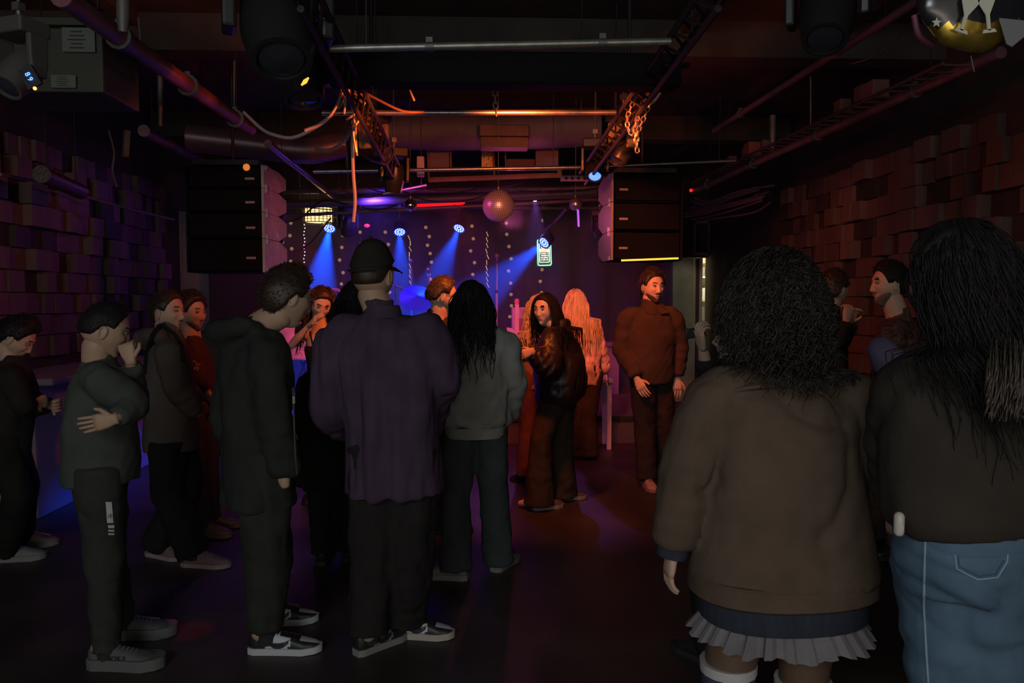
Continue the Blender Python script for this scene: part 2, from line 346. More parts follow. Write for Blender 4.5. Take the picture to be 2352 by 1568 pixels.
bulb_string([(885, 533), (892, 561), (888, 590), (893, 620), (889, 650), (895, 671)], 'string of globe bulbs right of the capped man, half hidden')
bulb_string([(978, 522), (986, 543), (982, 563), (988, 582), (991, 602), (985, 630), (989, 641)], 'string of globe bulbs above the boy with glasses')
bulb_string([(1084, 519), (1087, 548), (1081, 576), (1090, 603), (1086, 630)], 'string of globe bulbs above the girl with long dark hair')
bulb_string([(1163, 512), (1164, 538), (1169, 566), (1174, 594), (1168, 622), (1173, 650), (1174, 676), (1175, 702), (1171, 727)], 'string of globe bulbs below the mirror ball')
bulb_string([(1247, 506), (1244, 540), (1245, 619), (1241, 646), (1244, 672)], 'string of globe bulbs hanging behind the neon sign')
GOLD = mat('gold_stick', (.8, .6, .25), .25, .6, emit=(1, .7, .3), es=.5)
def stick_string(x, y0, y1, label, seed, d=10.4, step=13):
    rd = random.Random(seed); t = thing('tinsel_string', W(x, 492, d), label, 'tinsel string', 'golden stick strings on the curtain'); y = y0
    while y < y1:
        dx = rd.choice((-5, -4, 0, 1, 4, 6)); xx = x+rd.uniform(-2, 2)
        obj('stick', B().tube([W(xx-dx/2, y+11 if dx <= 0 else y, d), W(xx+dx/2, y if dx <= 0 else y+11, d)], .0055, 5), GOLD, t); y += step
    obj('wire', B().tube([(W(x, 492, d).x, 10.58, 2.88), W(x, 500, d), W(x, y1, d)], .0022, 4), WIRE, t)
stick_string(650, 520, 612, 'golden stick string beside the left speaker stack', 1)
stick_string(941, 540, 650, 'golden stick string above the cymbal', 2)
stick_string(1119, 532, 650, 'golden stick string above the long dark hair', 3)
def dot_string(x, y0, y1, label, n, d=10.3):
    t = thing('fairy_light_string', W(x, y0, d), label, 'fairy lights', 'fairy light strings on the curtain'); b = B()
    for k in range(n): b.ell(W(x+math.sin(k*1.7)*1.2, y0+(y1-y0)*k/(n-1), d), .008, n=6, m=4)
    obj('light_dot', b, mat('fairy_white', (1, 1, 1), .3, emit=(.9, .8, 1), es=2.0), t); obj('wire', B().tube([(W(x, 492, d).x, 10.58, 2.88), W(x, y0-5, d), W(x, y1, d)], .002, 4), WIRE, t)
dot_string(638, 505, 610, 'fairy light string hugging the left speaker stack', 14); dot_string(699, 516, 602, 'fairy light string under the caged lamp', 12)
# ------------------------------------------------------------ balls
def ball(px, py, rpx, d, m, name, label, facets=False):
    c = W(px, py, d); r = rpx/F*d*1.0; t = thing(name, c, label, 'mirror ball' if facets else 'ball')
    if facets:
        b = B(); nr = 26
        for j in range(nr):
            a0, a1 = -PI/2+PI*j/nr, -PI/2+PI*(j+1)/nr; k = max(4, int(52*math.cos((a0+a1)/2)))
            for i in range(k):
                t0, t1 = 2*PI*(i+.07)/k, 2*PI*(i+.93)/k; e = (a1-a0)*.07
                b.add([c+Vector((math.cos(a)*math.cos(q), math.cos(a)*math.sin(q), math.sin(a)))*r for a, q in ((a0+e, t0), (a0+e, t1), (a1-e, t1), (a1-e, t0))], [(0, 1, 2, 3)])
        obj('mirror_tile', b, m, t, False)['kind'] = 'stuff'; obj('core', B().ell(c, r*.985, n=40, m=26), mat('ball_core', (.03, .02, .02), .5), t)
    else: obj('globe', B().ell(c, r, n=32, m=20), m, t)
    obj('cap', B().lathe([(.02, 0), (.02, .03), (.006, .04)], c+Vector((0, 0, r*.98)), 12), DSTEEL, t)
    obj('hanging_wire', B().tube([c+Vector((0, 0, r)), (c.x, c.y, ZC)], .003, 5), WIRE, t)
ball(1145, 473, 36, 7.0, mat('mirror_tile', (.9, .75, .8), .35, .55), 'disco_ball', 'large mirror ball hanging over the middle of the stage', True)
ball(943, 471, 14, 7.6, CHROME, 'chrome_ball', 'small shiny chrome ball left of the mirror ball')
ball(1322, 469, 14.5, 7.6, mat('satin_ball', (.75, .72, .8), .3, .9), 'satin_ball', 'small satin silver ball right of the mirror ball')
tag(obj('glow_tube', B().tube([W(1327, 472, 7.6), W(1329, 519, 7.6)], .011, 8, round_=True), mat('violet_tube', (.4, .1, .8), .3, emit=(.45, .12, 1), es=.8)), 'short violet tube hanging under the satin ball', 'tube light')
# ------------------------------------------------------------ speaker stacks
GRL = mat('speaker_grille', (.005, .006, .009), .9, 0, .2, 60, .6, 300, spec=.1)
def line_array(px0, px1, ys, d, side, label, matside, yaw):
    cx = W((px0+px1)/2, ys[0], d).x; t = thing('line_array', (cx, d, W(px0, ys[-1], d).z), label, 'speaker stack', 'hanging speaker stacks')
    wd = (px1-px0)/F*d
    for k in range(len(ys)-1):
        z1, z0 = W(px0, ys[k], d).z, W(px0, ys[k+1], d).z; cz = (z0+z1)/2; h = z1-z0
        Mr = Matrix.Rotation(R(yaw), 3, 'Z')
        def L(x, y, z): return Vector((cx, d, cz))+Mr @ Vector((x, y, z))
        cab = obj('cabinet', B().box(L(0, .24, 0), (wd*.92, .46, h*.96), Mr), SPK, t, False, bevel=.012)
        obj('grille', B().box(L(0, -.01, 0), (wd*.88, .05, h*.86), Mr), GRL, cab, False, bevel=.006)
        for s in (-1, 1):
            out = [(-.02, -.49*h), (.30, -.49*h), (.48, -.2*h), (.48, .3*h), (.3, .49*h), (-.02, .49*h)]
            Mp = Matrix.Translation(L(s*wd*.475, 0, 0)) @ Matrix.Rotation(R(yaw+90), 4, 'Z')
            pl = obj('side_plate', B().prism(out, .02, Mp), matside if s == side else SPK, cab, False)
            obj('rigging_pin', B().box(L(s*wd*.49, .05, -.42*h), (.02, .05, .035), Mr).box(L(s*wd*.49, .05, .42*h), (.02, .05, .035), Mr), STEEL, cab, False)
        obj('badge', B().box(L(-side*-wd*.33, -.04, -.02), (.075, .006, .018), Mr), mat('badge_grey', (.25, .22, .25), .4), cab, False)
    topz = W(px0, ys[0], d).z
    obj('fly_frame', B().box((cx, d+.2, topz+.03), (wd*.8, .4, .04)).tube([(cx, d+.2, topz), (cx, d+.2, ZC)], .012), BLK, t, False)
    return t
line_array(1400, 1572, [398, 465, 532, 598], 6.5, -1, 'hanging black speaker stack at the right with a yellow lit edge below', mat('speaker_side', (.20, .19, .22), .5), 4)
line_array(425, 608, [380, 432, 488, 548, 626], 6.0, 1, 'hanging black speaker stack at the left with pale perforated side plates', mat('pale_plate', (.42, .38, .36), .4, .5, .2, 10), -5)
a, b_ = W(1427, 598, 6.46), W(1558, 593, 6.46)
tag(obj('led_strip', B().tube([a, b_], .009, 6), mat('yellow_strip', (1, .7, .1), .4, emit=(1, .62, .06), es=1.1)), 'glowing yellow strip under the right speaker stack', 'light strip')
# ------------------------------------------------------------ lighting frame, pipes
tag(obj('front_beam', B().box(W(1160, 164, 4.1), (1.9, .16, .17)).box(W(1160, 145, 4.05), (2.0, .06, .02)), mat('beam_black', (.006, .006, .007), .8, spec=.15), smooth=False, bevel=.01), 'heavy black beam across the front of the lighting frame', 'beam')
tag(obj('beam_hanger', B().tube([(-.6, 4.1, 2.7), (-.6, 4.1, ZC)], .01).tube([(.8, 4.1, 2.7), (.8, 4.1, ZC)], .01), BLK), 'thin rods holding the black beam to the ceiling', 'hanger')
def pipe(a, b, r, m, label, name='overhead_pipe', brackets=0):
    a, b = Vector(a), Vector(b)
    t = thing(name, a, label, 'pipe'); obj('pipe', B().tube([a, b], r, 14), m, t); dv = (b-a).normalized()
    for k in (.12, .88):
        p = a.lerp(b, k); obj('hanger_rod', B().tube([p, (p.x, p.y, ZC)], .004, 5), BLK, t)
    for k in range(brackets):
        p = a.lerp(b, (k+.6)/brackets); obj('clamp', B().tube([p-dv*.02, p+dv*.02], r*1.35, 12).box(p+Vector((0, 0, r*1.4)), (.03, .03, .03)), DSTEEL, t)
    return t
pipe(W(745, 112, 3.47), W(1540, 95, 3.47), .017, mat('bare_pipe', (.30, .30, .27), .4, .7, .2, 20), 'bare steel pipe nearest the viewer, above the black beam', brackets=2)
pipe(W(740, 259, 4.75), W(1415, 258, 4.75), .017, STEEL, 'pipe lit bright orange across the lighting frame')
pipe(W(720, 394, 6.6), W(1345, 384, 6.6), .017, STEEL, 'pipe lit pink across the rear of the lighting frame')
pipe(W(1372, 383, 6.6), W(1690, 369, 6.6), .014, STEEL, 'pipe running from the lamp with the blue lens to the right truss')
for (x0, y0, d0, x1, y1, d1, lab) in ((690, -10, 2.95, 915, 420, 6.7, 'black truss down the left side of the lighting frame'), (1650, -10, 2.95, 1345, 410, 6.7, 'black truss down the right side of the lighting frame')):
    a, b_ = W(x0, y0, d0), W(x1, y1, d1); B_ = B(); dv = b_-a
    for o in ((.05, .05), (-.05, .05), (0, -.05)): B_.tube([a+Vector((o[0], 0, o[1])), b_+Vector((o[0], 0, o[1]))], .015, 8)
    for k in range(22):
        p, q = a+dv*(k/22), a+dv*((k+1)/22)
        B_.tube([p+Vector((-.05, 0, .05)), q+Vector((.05, 0, .05))], .008, 5).tube([p+Vector((.05, 0, .05)), q+Vector((0, 0, -.05))], .008, 5).tube([p+Vector((0, 0, -.05)), q+Vector((-.05, 0, .05))], .008, 5)
    for k in (.1, .6): p = a+dv*k; B_.tube([p, (p.x, p.y, ZC)], .006, 5)
    tag(obj('lighting_truss', B_, mat('truss_black', (.022, .018, .02), .6, .2)), lab, 'truss')
RUST = mat('painted_pipe', (.20, .085, .10), .42, .3, .3, 8)
pipe(W(140, -10, 3.3), W(575, 297, 5.85), .048, RUST, 'thick reddish pipe descending from the top left corner', brackets=3)
pipe(W(615, 330, 6.4), W(792, 472, 10.3), .035, mat('shiny_rail', (.4, .22, .28), .25, .8), 'shiny rail running on toward the stage under the left speaker')
pipe(W(2300, 120, 4.1), W(1590, 440, 9.1), .034, RUST, 'thick reddish pipe along the right side of the room', brackets=4)
pipe(W(2130, -12, 4.0), W(1640, 300, 7.2), .026, mat('thin_red_pipe', (.14, .06, .07), .6), 'thinner pipe running above the right cable tray', brackets=2)
pipe(W(330, 300, 6.4), W(470, 372, 8.2), .05, RUST, 'short pipe near the left ceiling with a yellow glint')
pipe(W(95, 400, 5.2), W(185, 440, 5.9), .06, mat('foil_duct', (.06, .05, .045), .45, .5, .3, 30, .8, 60), 'foil wrapped duct end over the left block wall', 'duct')
b = B()
for k in range(34):
    p = W(2200, 170, 4.3).lerp(W(1610, 428, 9.0), k/33); b.box(p+Vector((0, 0, .05)), (.17, .012, .012))
for s in (-1, 1): b.tube([W(2200, 170, 4.3)+Vector((s*.09, 0, .06)), W(1610, 428, 9.0)+Vector((s*.09, 0, .06))], .012, 6)
tag(obj('cable_tray', b, mat('tray', (.10, .05, .055), .6, .3)), 'ladder cable tray lying on the thick right pipe', 'cable tray')
for k, (x, y, d, s) in enumerate(((1728, 345, 7.4, .13), (1716, 352, 7.6, .09), (1680, 370, 8.0, .09), (1935, 245, 5.7, .09), (1985, 215, 5.4, .1), (2012, 210, 5.2, .12), (1757, 332, 7.1, .07))):
    tag(obj('junction_box', B().box(W(x, y, d), (s, s*1.2, s*1.1)), mat('red_box' if k == 0 else 'plum_box', (.30, .07, .05) if k == 0 else (.13, .07, .07), .6), smooth=False, bevel=.006),
        ('bright red box on the right cable tray' if k == 0 else 'small dull box on the right cable tray'), 'box', None if k == 0 else 'small boxes on the cable tray')
for (x, y0, y1, d) in ((1775, 265, 350, 7.0), (1862, 175, 290, 6.0), (368, 170, 290, 5.2), (283, 0, 75, 3.6), (538, 140, 265, 5.6)):
    lab = {1775: 'short upright pipe rising from the right tray', 1862: 'thin rod hanging to the right tray beside the rear pipes', 368: 'grey drop pipe hanging left of the thick red pipe', 283: 'thick ribbed pipe end at the top left', 538: 'thin rod hanging above the end of the thick left pipe'}[x]
    r = {283: .03, 368: .018, 1775: .03}.get(x, .007)
    tag(obj('drop_pipe', B().tube([W(x, y0, d), W(x, (y0+y1)/2, d), W(x, y1, d)], [r, r, r*.7], 10), mat('grey_pipe', (.16, .15, .14), .5, .3)), lab, 'pipe')
# big duct and clutter in the ceiling well
b = B().tube([W(860, 300, 7.6), W(1000, 300, 7.7), W(1180, 296, 7.7), W(1380, 290, 7.6)], [.17, .2, .21, .2], 24)
tag(obj('air_duct', b, mat('duct_paint', (.10, .075, .09), .6, 0, .3, 3)), 'wide round air duct behind the pink pipe', 'duct')
tag(obj('side_duct', B().tube(cat_pts(W(430, 315, 7.0), W(560, 330, 7.1), W(700, 345, 7.2), W(790, 330, 7.3)), .13, 20), mat('side_duct', (.12, .06, .07), .35, .3)), 'curved duct over the left speaker stack', 'duct')
VENT = mat('vent_brown', (.13, .06, .04), .6, 0, .3)
tag(obj('vent_unit', B().box(W(1158, 304, 7.2), (.47, .2, .11)).box(W(1158, 331, 7.2), (.46, .2, .10)).box(W(1158, 318, 7.22), (.4, .15, .05)), VENT, smooth=False, bevel=.01), 'two stacked brown vent boxes above the mirror ball', 'vent')
t = thing('ceiling_frame', W(1135, 415, 8.0), 'reddish wooden frame with panels behind the pink pipe', 'frame')
WOODR = mat('red_wood', (.35, .17, .12), .6, 0, .3, 6)
def bar(a, b, w_, m=WOODR, nm='rail'): return obj(nm, B().tube([a, b], w_*.75, 4), m, t, False)
bar(W(985, 413, 8.0), W(1290, 402, 8.0), .035); bar(W(982, 335, 8.0), W(985, 415, 8.0), .012, nm='upright'); bar(W(1285, 385, 8.0), W(1286, 408, 8.0), .03, nm='upright')
bar(W(970, 330, 8.0), W(1105, 342, 8.0), .016); bar(W(1034, 335, 8.05), W(1036, 384, 8.05), .012, nm='upright'); bar(W(1134, 345, 8.05), W(1136, 410, 8.05), .014, nm='upright'); bar(W(1161, 345, 8.05), W(1162, 382, 8.05), .012, nm='upright')
for x0, x1, y0, m_, nm in ((986, 1032, 336, mat('mauve_panel', (.22, .13, .17), .7), 'panel'), (1106, 1132, 348, mat('gold_mesh', (.45, .25, .08), .4, .4, .8, 60), 'mesh_panel'), (1164, 1228, 366, mat('brown_panel', (.16, .08, .08), .7), 'panel'), (1230, 1282, 336, MATS['mauve_panel'], 'panel')):
    a, b_ = W(x0, y0, 8.15), W(x1, 392, 8.15); obj(nm, B().box((a+b_)/2, (b_.x-a.x, .04, a.z-b_.z)), m_, t, False)
tag(obj('power_strip', B().box(W(966, 383, 7.0), (.07, .05, .19)), mat('pale_case', (.5, .35, .45), .5), smooth=False, bevel=.01), 'pale upright box hanging left of the ceiling frame', 'electrical box')
b = B().box(W(1322, 410, 7.3), (.29, .04, .05))
for k in range(4): b.lathe([(.001, 0), (.016, 0), (.016, .004)], W(1300+k*14, 410, 7.3)+Vector((0, -.021, 0)), 10, Matrix.Rotation(R(90), 3, 'X'), mi=1)
tag(obj('socket_strip', b, [mat('mauve_case', (.35, .22, .32), .5), BLK], smooth=False), 'strip of four sockets left of the blue lens lamp', 'power strip')
# low cross pipes and cable clutter over the stage front
for (x0, y0, x1, y1, d, r, lab) in ((620, 497, 1380, 458, 8.6, .02, 'thin pink pipe crossing behind the mirror ball'), (650, 470, 1370, 443, 8.9, .05, 'thick dim pipe under the ceiling behind the mirror ball'), (560, 440, 1410, 432, 9.3, .035, 'dim pipe highest over the stage curtain')):
    pipe(W(x0, y0, d), W(x1, y1, d), r, mat('dim_pipe', (.20, .13, .14), .45, .3), lab)
tag(obj('red_lantern', B().tube([W(950, 466, 9.0), W(965, 466, 9.0), W(1050, 464, 9.0), W(1068, 463, 9.0)], [.02, .07, .07, .02], 14, ry=[.02, .07, .07, .02]), mat('red_glow', (.9, .02, .02), .5, emit=(1, .01, .015), es=.9)), 'long red glowing lantern left of the mirror ball', 'lantern')
rd = random.Random(11)
for k in range(16):
    x0, x1 = rd.uniform(620, 1300), rd.uniform(80, 260); d = rd.uniform(7.9, 9.4); y = rd.uniform(425, 480); m_ = rd.choice((BLK, BLK, mat('plum_cable', (.12, .05, .08), .5)))
    tag(obj('cable', B().tube(sag(W(x0, y, d), W(min(x0+x1, 1400), y+rd.uniform(-12, 12), d+rd.uniform(-.3, .3)), rd.uniform(.03, .12)), .007, 5), m_),
        'dark cable sagging between the pipes over the stage', 'cable', 'sagging cables over the stage')
tag(obj('garland', B().tube(cat_pts(W(1302, 478, 8.3), W(1278, 505, 8.5), W(1255, 525, 8.7), W(1240, 540, 8.9)), .018, 8), mat('tinsel', (.5, .35, .38), .2, .9, .5, 40, 1, 90)), 'glittering tinsel garland slanting down to the neon sign', 'garland')
pipe(W(880, 445, 7.0), W(980, 425, 7.0), .014, STEEL, 'curved pale conduit left of the mirror ball', 'conduit')
# ------------------------------------------------------------ moving heads
def moving_head(px, py, d, s, yaw, tilt, lens, label, body=BLKG, yoke=None):
    c = W(px, py, d); t = thing('moving_head_lamp', c, label, 'stage lamp', 'moving head lamps'); Mz = Matrix.Rotation(R(yaw), 3, 'Z'); Mt = Mz @ Matrix.Rotation(R(tilt), 3, 'X')
    def L(x, y, z): return c+Mz @ (Vector((x, y, z))*s)
    def H(x, y, z): return c+Mt @ (Vector((x, y, z))*s)
    obj('base', B().box(L(0, 0, .33), (.34*s, .26*s, .12*s), Mz), body, t, False, bevel=.015*s)
    for q in (-1, 1):
        out = [(-.06, -.05), (.06, -.05), (.075, .1), (.08, .27), (-.08, .27), (-.075, .1)]
        obj('yoke_arm', B().prism([(x*s, z*s) for x, z in out], .05*s, Matrix.Translation(L(q*.175, 0, 0)) @ (Mz @ Matrix.Rotation(R(90), 3, 'Z')).to_4x4()), yoke or body, t, False, bevel=.012*s)
    obj('head', B().lathe([(.05*s, -.2*s), (.11*s, -.18*s), (.135*s, -.08*s), (.14*s, .05*s), (.12*s, .14*s), (.11*s, .19*s), (.09*s, .19*s), (.085*s, .15*s)], c, 20, Mt @ Matrix.Rotation(R(0), 3, 'X')), body, t)
    obj('lens', B().lathe([(.001, .16*s), (.088*s, .16*s), (.08*s, .18*s), (.001, .195*s)], c, 20, Mt), lens, t)
    p_ = L(0, 0, .5); obj('hanging_pole', B().tube([p_, (p_.x, p_.y, ZC)], .012*s, 6), DSTEEL, t)
    obj('clamp', B().tube([L(0, 0, .39), L(0, 0, .5)], .02*s, 8).box(L(0, 0, .5), (.07*s, .06*s, .06*s), Mz), DSTEEL, t)
GLASS = mat('dark_lens', (.03, .03, .04), .08, spec=.8)
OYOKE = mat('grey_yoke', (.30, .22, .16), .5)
moving_head(640, 55, 3.3, 1.15, 20, 150, GLASS, 'large black lamp near the viewer at the top left of the frame')
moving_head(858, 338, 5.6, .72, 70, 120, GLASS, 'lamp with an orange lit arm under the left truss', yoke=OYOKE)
moving_head(905, 408, 6.3, .62, 20, 195, mat('pale_lens', (.3, .35, .5), .1), 'lamp pointing down left of the ceiling frame')
moving_head(1367, 385, 6.3, .60, -10, 140, mat('blue_lens', (.2, .4, 1), .2, emit=(.08, .28, 1), es=1.6), 'lamp with a bright blue lens at the rear right of the frame')
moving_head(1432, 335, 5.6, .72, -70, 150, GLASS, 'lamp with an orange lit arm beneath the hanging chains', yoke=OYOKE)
moving_head(48, 168, 2.75, .46, -20, 140, GLASS, 'lamp with blue display digits at the upper left edge', body=mat('grey_shell', (.07, .065, .06), .5))
moving_head(1900, 30, 3.4, .9, -30, 150, GLASS, 'dim black lamp high between the two right pipes')
moving_head(800, 520, 9.0, .62, 40, 200, GLASS, 'dark lamp beside the leftmost blue stage lamp')
moving_head(1378, 525, 8.2, .5, -20, 200, GLASS, 'dark lamp beside the right speaker stack, over the stage')
# display of the left lamp
Mx = facing(W(66, 176, 2.60), 0, 62); b = B()
for k in (0, 1): tb = text_b('9' if k else '8', .025, Mx @ Matrix.Translation((-.009+k*.018, 0, 0)) @ Matrix.Rotation(R(90), 4, 'X')); b.add(np.concatenate(tb.v), tb.f)
t = thing('lamp_display', W(66, 176, 2.60), 'tiny blue number display glowing on the upper left lamp', 'display')
obj('screen', B().box(Mx @ Vector((0, .01, 0)), (.07, .012, .05), Mx.to_3x3()), BLKG, t, False); obj('digits', b, mat('blue_digit', (.1, .2, 1), .3, emit=(.08, .25, 1), es=3), t, False)
obj('amber_light', B().ell(Mx @ Vector((.045, -.004, 0)), .006), mat('amber', (1, .4, .1), .3, emit=(1, .35, .06), es=3), t)
def glow(px, py, d, r, col, es, label, rx=1, name='indicator_light'):
    tag(obj(name, B().ell(W(px, py, d), (r*rx, r, r), n=8, m=6), mat('glow_%d_%d_%d' % tuple(c*99 for c in col), col, .3, emit=col, es=es)), label, 'light')
glow(753, 141, 3.9, .008, (1, .02, .03), 2, 'tiny red indicator light on the left truss'); glow(1609, 57, 3.6, .009, (1, .02, .05), 2, 'tiny red indicator light high on the right truss')
glow(843, 518, 9.0, .022, (1, .02, .05), 1.2, 'small red light above the cap of the tall man', 1.6)
glow(1587, 437, 9.0, .02, (1, .02, .01), 1.5, 'small red light at the far end of the right pipe')
tag(obj('amber_glint', B().tube([W(692, 196, 3.9), W(701, 187, 3.9), W(709, 178, 3.9)], [.004, .012, .004], 8), mat('amber_glow', (1, .6, .1), .3, emit=(1, .5, .05), es=1.4)), 'slim painted amber glint on the lamp under the left truss', 'light')  # lens highlight put in as a glowing sliver, not a lamp
moving_head(690, 165, 4.2, .95, 30, 160, GLASS, 'black lamp with an amber glint under the left truss')
tag(obj('wall_lamp', B().ell(W(566, 384, 5.9), (.028, .02, .028)), mat('orange_lamp', (1, .4, .1), .4, emit=(1, .28, .05), es=.5)), 'round orange lamp over the left speaker stack', 'lamp')
# equipment cabinet with notices, top left
t = thing('control_cabinet', W(120, 205, 3.9), 'grey green cabinet with paper notices hung at the upper left', 'cabinet')
a, b_ = W(-60, 60, 3.9), W(238, 212, 3.9); cz = (a+b_)/2
obj('cabinet_body', B().box(cz+Vector((0, .2, 0)), (b_.x-a.x, .4, a.z-b_.z)), mat('cabinet_paint', (.05, .05, .04), .6, 0, .15), t, False, bevel=.01)
obj('cabinet_lid', B().box((cz.x, cz.y+.19, a.z+.02), (b_.x-a.x+.05, .44, .035)), MATS['cabinet_paint'], t, False)
PAP = mat('notice_paper', (.13, .14, .12), .8); INK = mat('ink', (.03, .03, .03), .8)
for (x0, y0, x1, y1, n) in ((142, 63, 219, 120, 5), (47, 72, 80, 102, 3), (117, 172, 175, 202, 5)):
    p, q = W(x0, y0, 3.885), W(x1, y1, 3.885); o = obj('notice', B().box((p+q)/2, (q.x-p.x, .004, p.z-q.z)), PAP, t, False); b = B()
    for k in range(n):
        z = p.z-(p.z-q.z)*(k+1)/(n+1); b.box(((p.x*.85+q.x*.15)+(q.x-p.x)*.3, p.y-.003, z), ((q.x-p.x)*(.35+.2*((k*7) % 3)/2), .001, (p.z-q.z)*.05))
    obj('printed_lines', b, INK, o, False)
def brk(label, x0, y0, x1, y1, d, w_=.05, m=BLK): tag(obj('bracket', B().tube([W(x0, y0, d), W(x1, y1, d)], w_, 4), m, smooth=False), label, 'bracket')
brk('wooden bracket hanging off the ceiling above the left wall', 292, 300, 288, 360, 6.6, .03, mat('old_wood', (.16, .10, .07), .7))
# ------------------------------------------------------------ cables, chains, rope
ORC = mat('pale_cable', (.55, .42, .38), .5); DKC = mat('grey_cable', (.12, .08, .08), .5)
def chain(pts, r, lk, label, m):
    P = [Vector(p) for p in pts]; b = B(); k = 0; seg = 0; acc = P[0].copy()
    L = [0]
    for i in range(1, len(P)): L.append(L[-1]+(P[i]-P[i-1]).length)
    s = 0
    while s < L[-1]-lk:
        def at(x):
            i = max(j for j in range(len(L)) if L[j] <= x+1e-9); i = min(i, len(P)-2); return P[i].lerp(P[i+1], (x-L[i])/max(1e-6, L[i+1]-L[i]))
        a, e = at(s), at(s+lk); dv = (e-a).normalized(); sd = dv.cross(Vector((0, 1, .1))).normalized() if k % 2 else dv.cross(Vector((1, .1, 0))).normalized()
        b.tube([a+sd*lk*.0, a+dv*lk*.2+sd*lk*.28, a+dv*lk*.8+sd*lk*.28, e, a+dv*lk*.8-sd*lk*.28, a+dv*lk*.2-sd*lk*.28, a], r, 5, cap=False); s += lk*.82; k += 1
    tag(obj('chain', b, m), label, 'chain')
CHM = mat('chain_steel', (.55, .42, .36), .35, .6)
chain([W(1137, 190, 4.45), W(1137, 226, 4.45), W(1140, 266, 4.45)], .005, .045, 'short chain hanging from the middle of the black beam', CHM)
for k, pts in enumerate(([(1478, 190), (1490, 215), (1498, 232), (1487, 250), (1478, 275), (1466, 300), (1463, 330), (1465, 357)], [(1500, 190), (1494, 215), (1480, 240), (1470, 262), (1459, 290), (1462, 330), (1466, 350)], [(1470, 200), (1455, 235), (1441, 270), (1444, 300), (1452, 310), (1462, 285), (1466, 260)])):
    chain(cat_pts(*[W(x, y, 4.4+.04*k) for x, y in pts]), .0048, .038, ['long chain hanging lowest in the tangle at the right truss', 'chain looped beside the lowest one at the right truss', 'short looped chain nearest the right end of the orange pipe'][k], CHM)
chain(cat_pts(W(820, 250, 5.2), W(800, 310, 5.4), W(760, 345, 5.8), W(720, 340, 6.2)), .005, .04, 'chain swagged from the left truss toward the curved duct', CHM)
def cab(pts, d, r, m, label, group=None, d1=None, name='cable'):
    n = len(pts); tag(obj(name, B().tube(cat_pts(*[W(x, y, d+((d1 or d)-d)*i/(n-1)) for i, (x, y) in enumerate(pts)]), r, 6), m), label, 'cable', group)
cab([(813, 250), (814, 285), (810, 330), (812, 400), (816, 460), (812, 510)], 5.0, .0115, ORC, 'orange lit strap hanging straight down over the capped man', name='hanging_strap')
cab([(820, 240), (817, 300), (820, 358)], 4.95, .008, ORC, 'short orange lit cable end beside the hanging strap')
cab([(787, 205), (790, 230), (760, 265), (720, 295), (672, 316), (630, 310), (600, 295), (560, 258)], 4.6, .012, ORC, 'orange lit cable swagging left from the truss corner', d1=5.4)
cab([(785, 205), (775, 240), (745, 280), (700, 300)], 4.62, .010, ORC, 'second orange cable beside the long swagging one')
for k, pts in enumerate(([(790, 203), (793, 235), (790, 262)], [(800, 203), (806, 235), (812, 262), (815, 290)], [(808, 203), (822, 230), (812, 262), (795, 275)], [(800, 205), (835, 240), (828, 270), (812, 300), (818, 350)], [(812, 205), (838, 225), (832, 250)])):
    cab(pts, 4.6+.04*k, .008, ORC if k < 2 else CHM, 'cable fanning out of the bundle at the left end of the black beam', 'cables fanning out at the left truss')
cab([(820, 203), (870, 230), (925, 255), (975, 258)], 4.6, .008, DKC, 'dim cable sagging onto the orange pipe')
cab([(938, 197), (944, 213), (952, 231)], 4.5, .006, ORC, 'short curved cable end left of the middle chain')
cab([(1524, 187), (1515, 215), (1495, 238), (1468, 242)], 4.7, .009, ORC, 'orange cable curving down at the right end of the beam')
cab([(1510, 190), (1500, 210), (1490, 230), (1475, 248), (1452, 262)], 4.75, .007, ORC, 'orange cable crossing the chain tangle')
for x in (1034, 1253, 1262):
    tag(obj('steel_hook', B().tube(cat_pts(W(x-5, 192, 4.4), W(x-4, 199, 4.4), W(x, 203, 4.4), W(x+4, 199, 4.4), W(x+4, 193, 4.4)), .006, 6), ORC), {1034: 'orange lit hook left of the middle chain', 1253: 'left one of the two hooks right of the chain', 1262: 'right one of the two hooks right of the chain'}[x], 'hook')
cab([(0, 400), (60, 412), (130, 425), (200, 452), (300, 480), (400, 505)], 5.1, .012, DKC, 'cable running along the top of the left block wall', d1=7.4)
cab([(250, 300), (262, 350), (258, 390), (268, 430)], 6.6, .009, DKC, 'cable dropping in front of the left wall top')
cab([(2110, 30), (2060, 90), (1980, 140), (1880, 152)], 4.4, .006, RUST, 'thin cord swooping from the balloon to the thin right pipe', d1=6.0)
cab([(2100, 35), (2112, 80), (2145, 105)], 3.0, .012, mat('pink_ribbon', (.5, .12, .22), .4), 'pink ribbon edge beside the black balloon', name='ribbon')
cab([(600, 505), (640, 512), (690, 500), (740, 462), (800, 470)], 8.6, .01, BLK, 'black cable drooping past the caged lamp')
cab([(625, 584), (670, 580), (710, 560), (760, 500)], 8.0, .009, BLK, 'black cable sagging from the left speaker side to the blue lamp')
cab([(318, 40), (322, 100), (312, 128), (290, 120)], 4.2, .006, DKC, 'loop of thin cable under the thick left pipe')
for k in range(9):
    x0 = 1575+rd.uniform(-5, 30); cab([(x0, 455+k*7), (x0+40, 462+k*5), (x0+90+rd.uniform(0, 40), 440+k*6), (1760+rd.uniform(-30, 30), 425+k*5)], 8.6, .012, MATS['plum_cable'], 'cable in the coil hanging under the right pipe', 'coiled cables under the right pipe', 8.0)
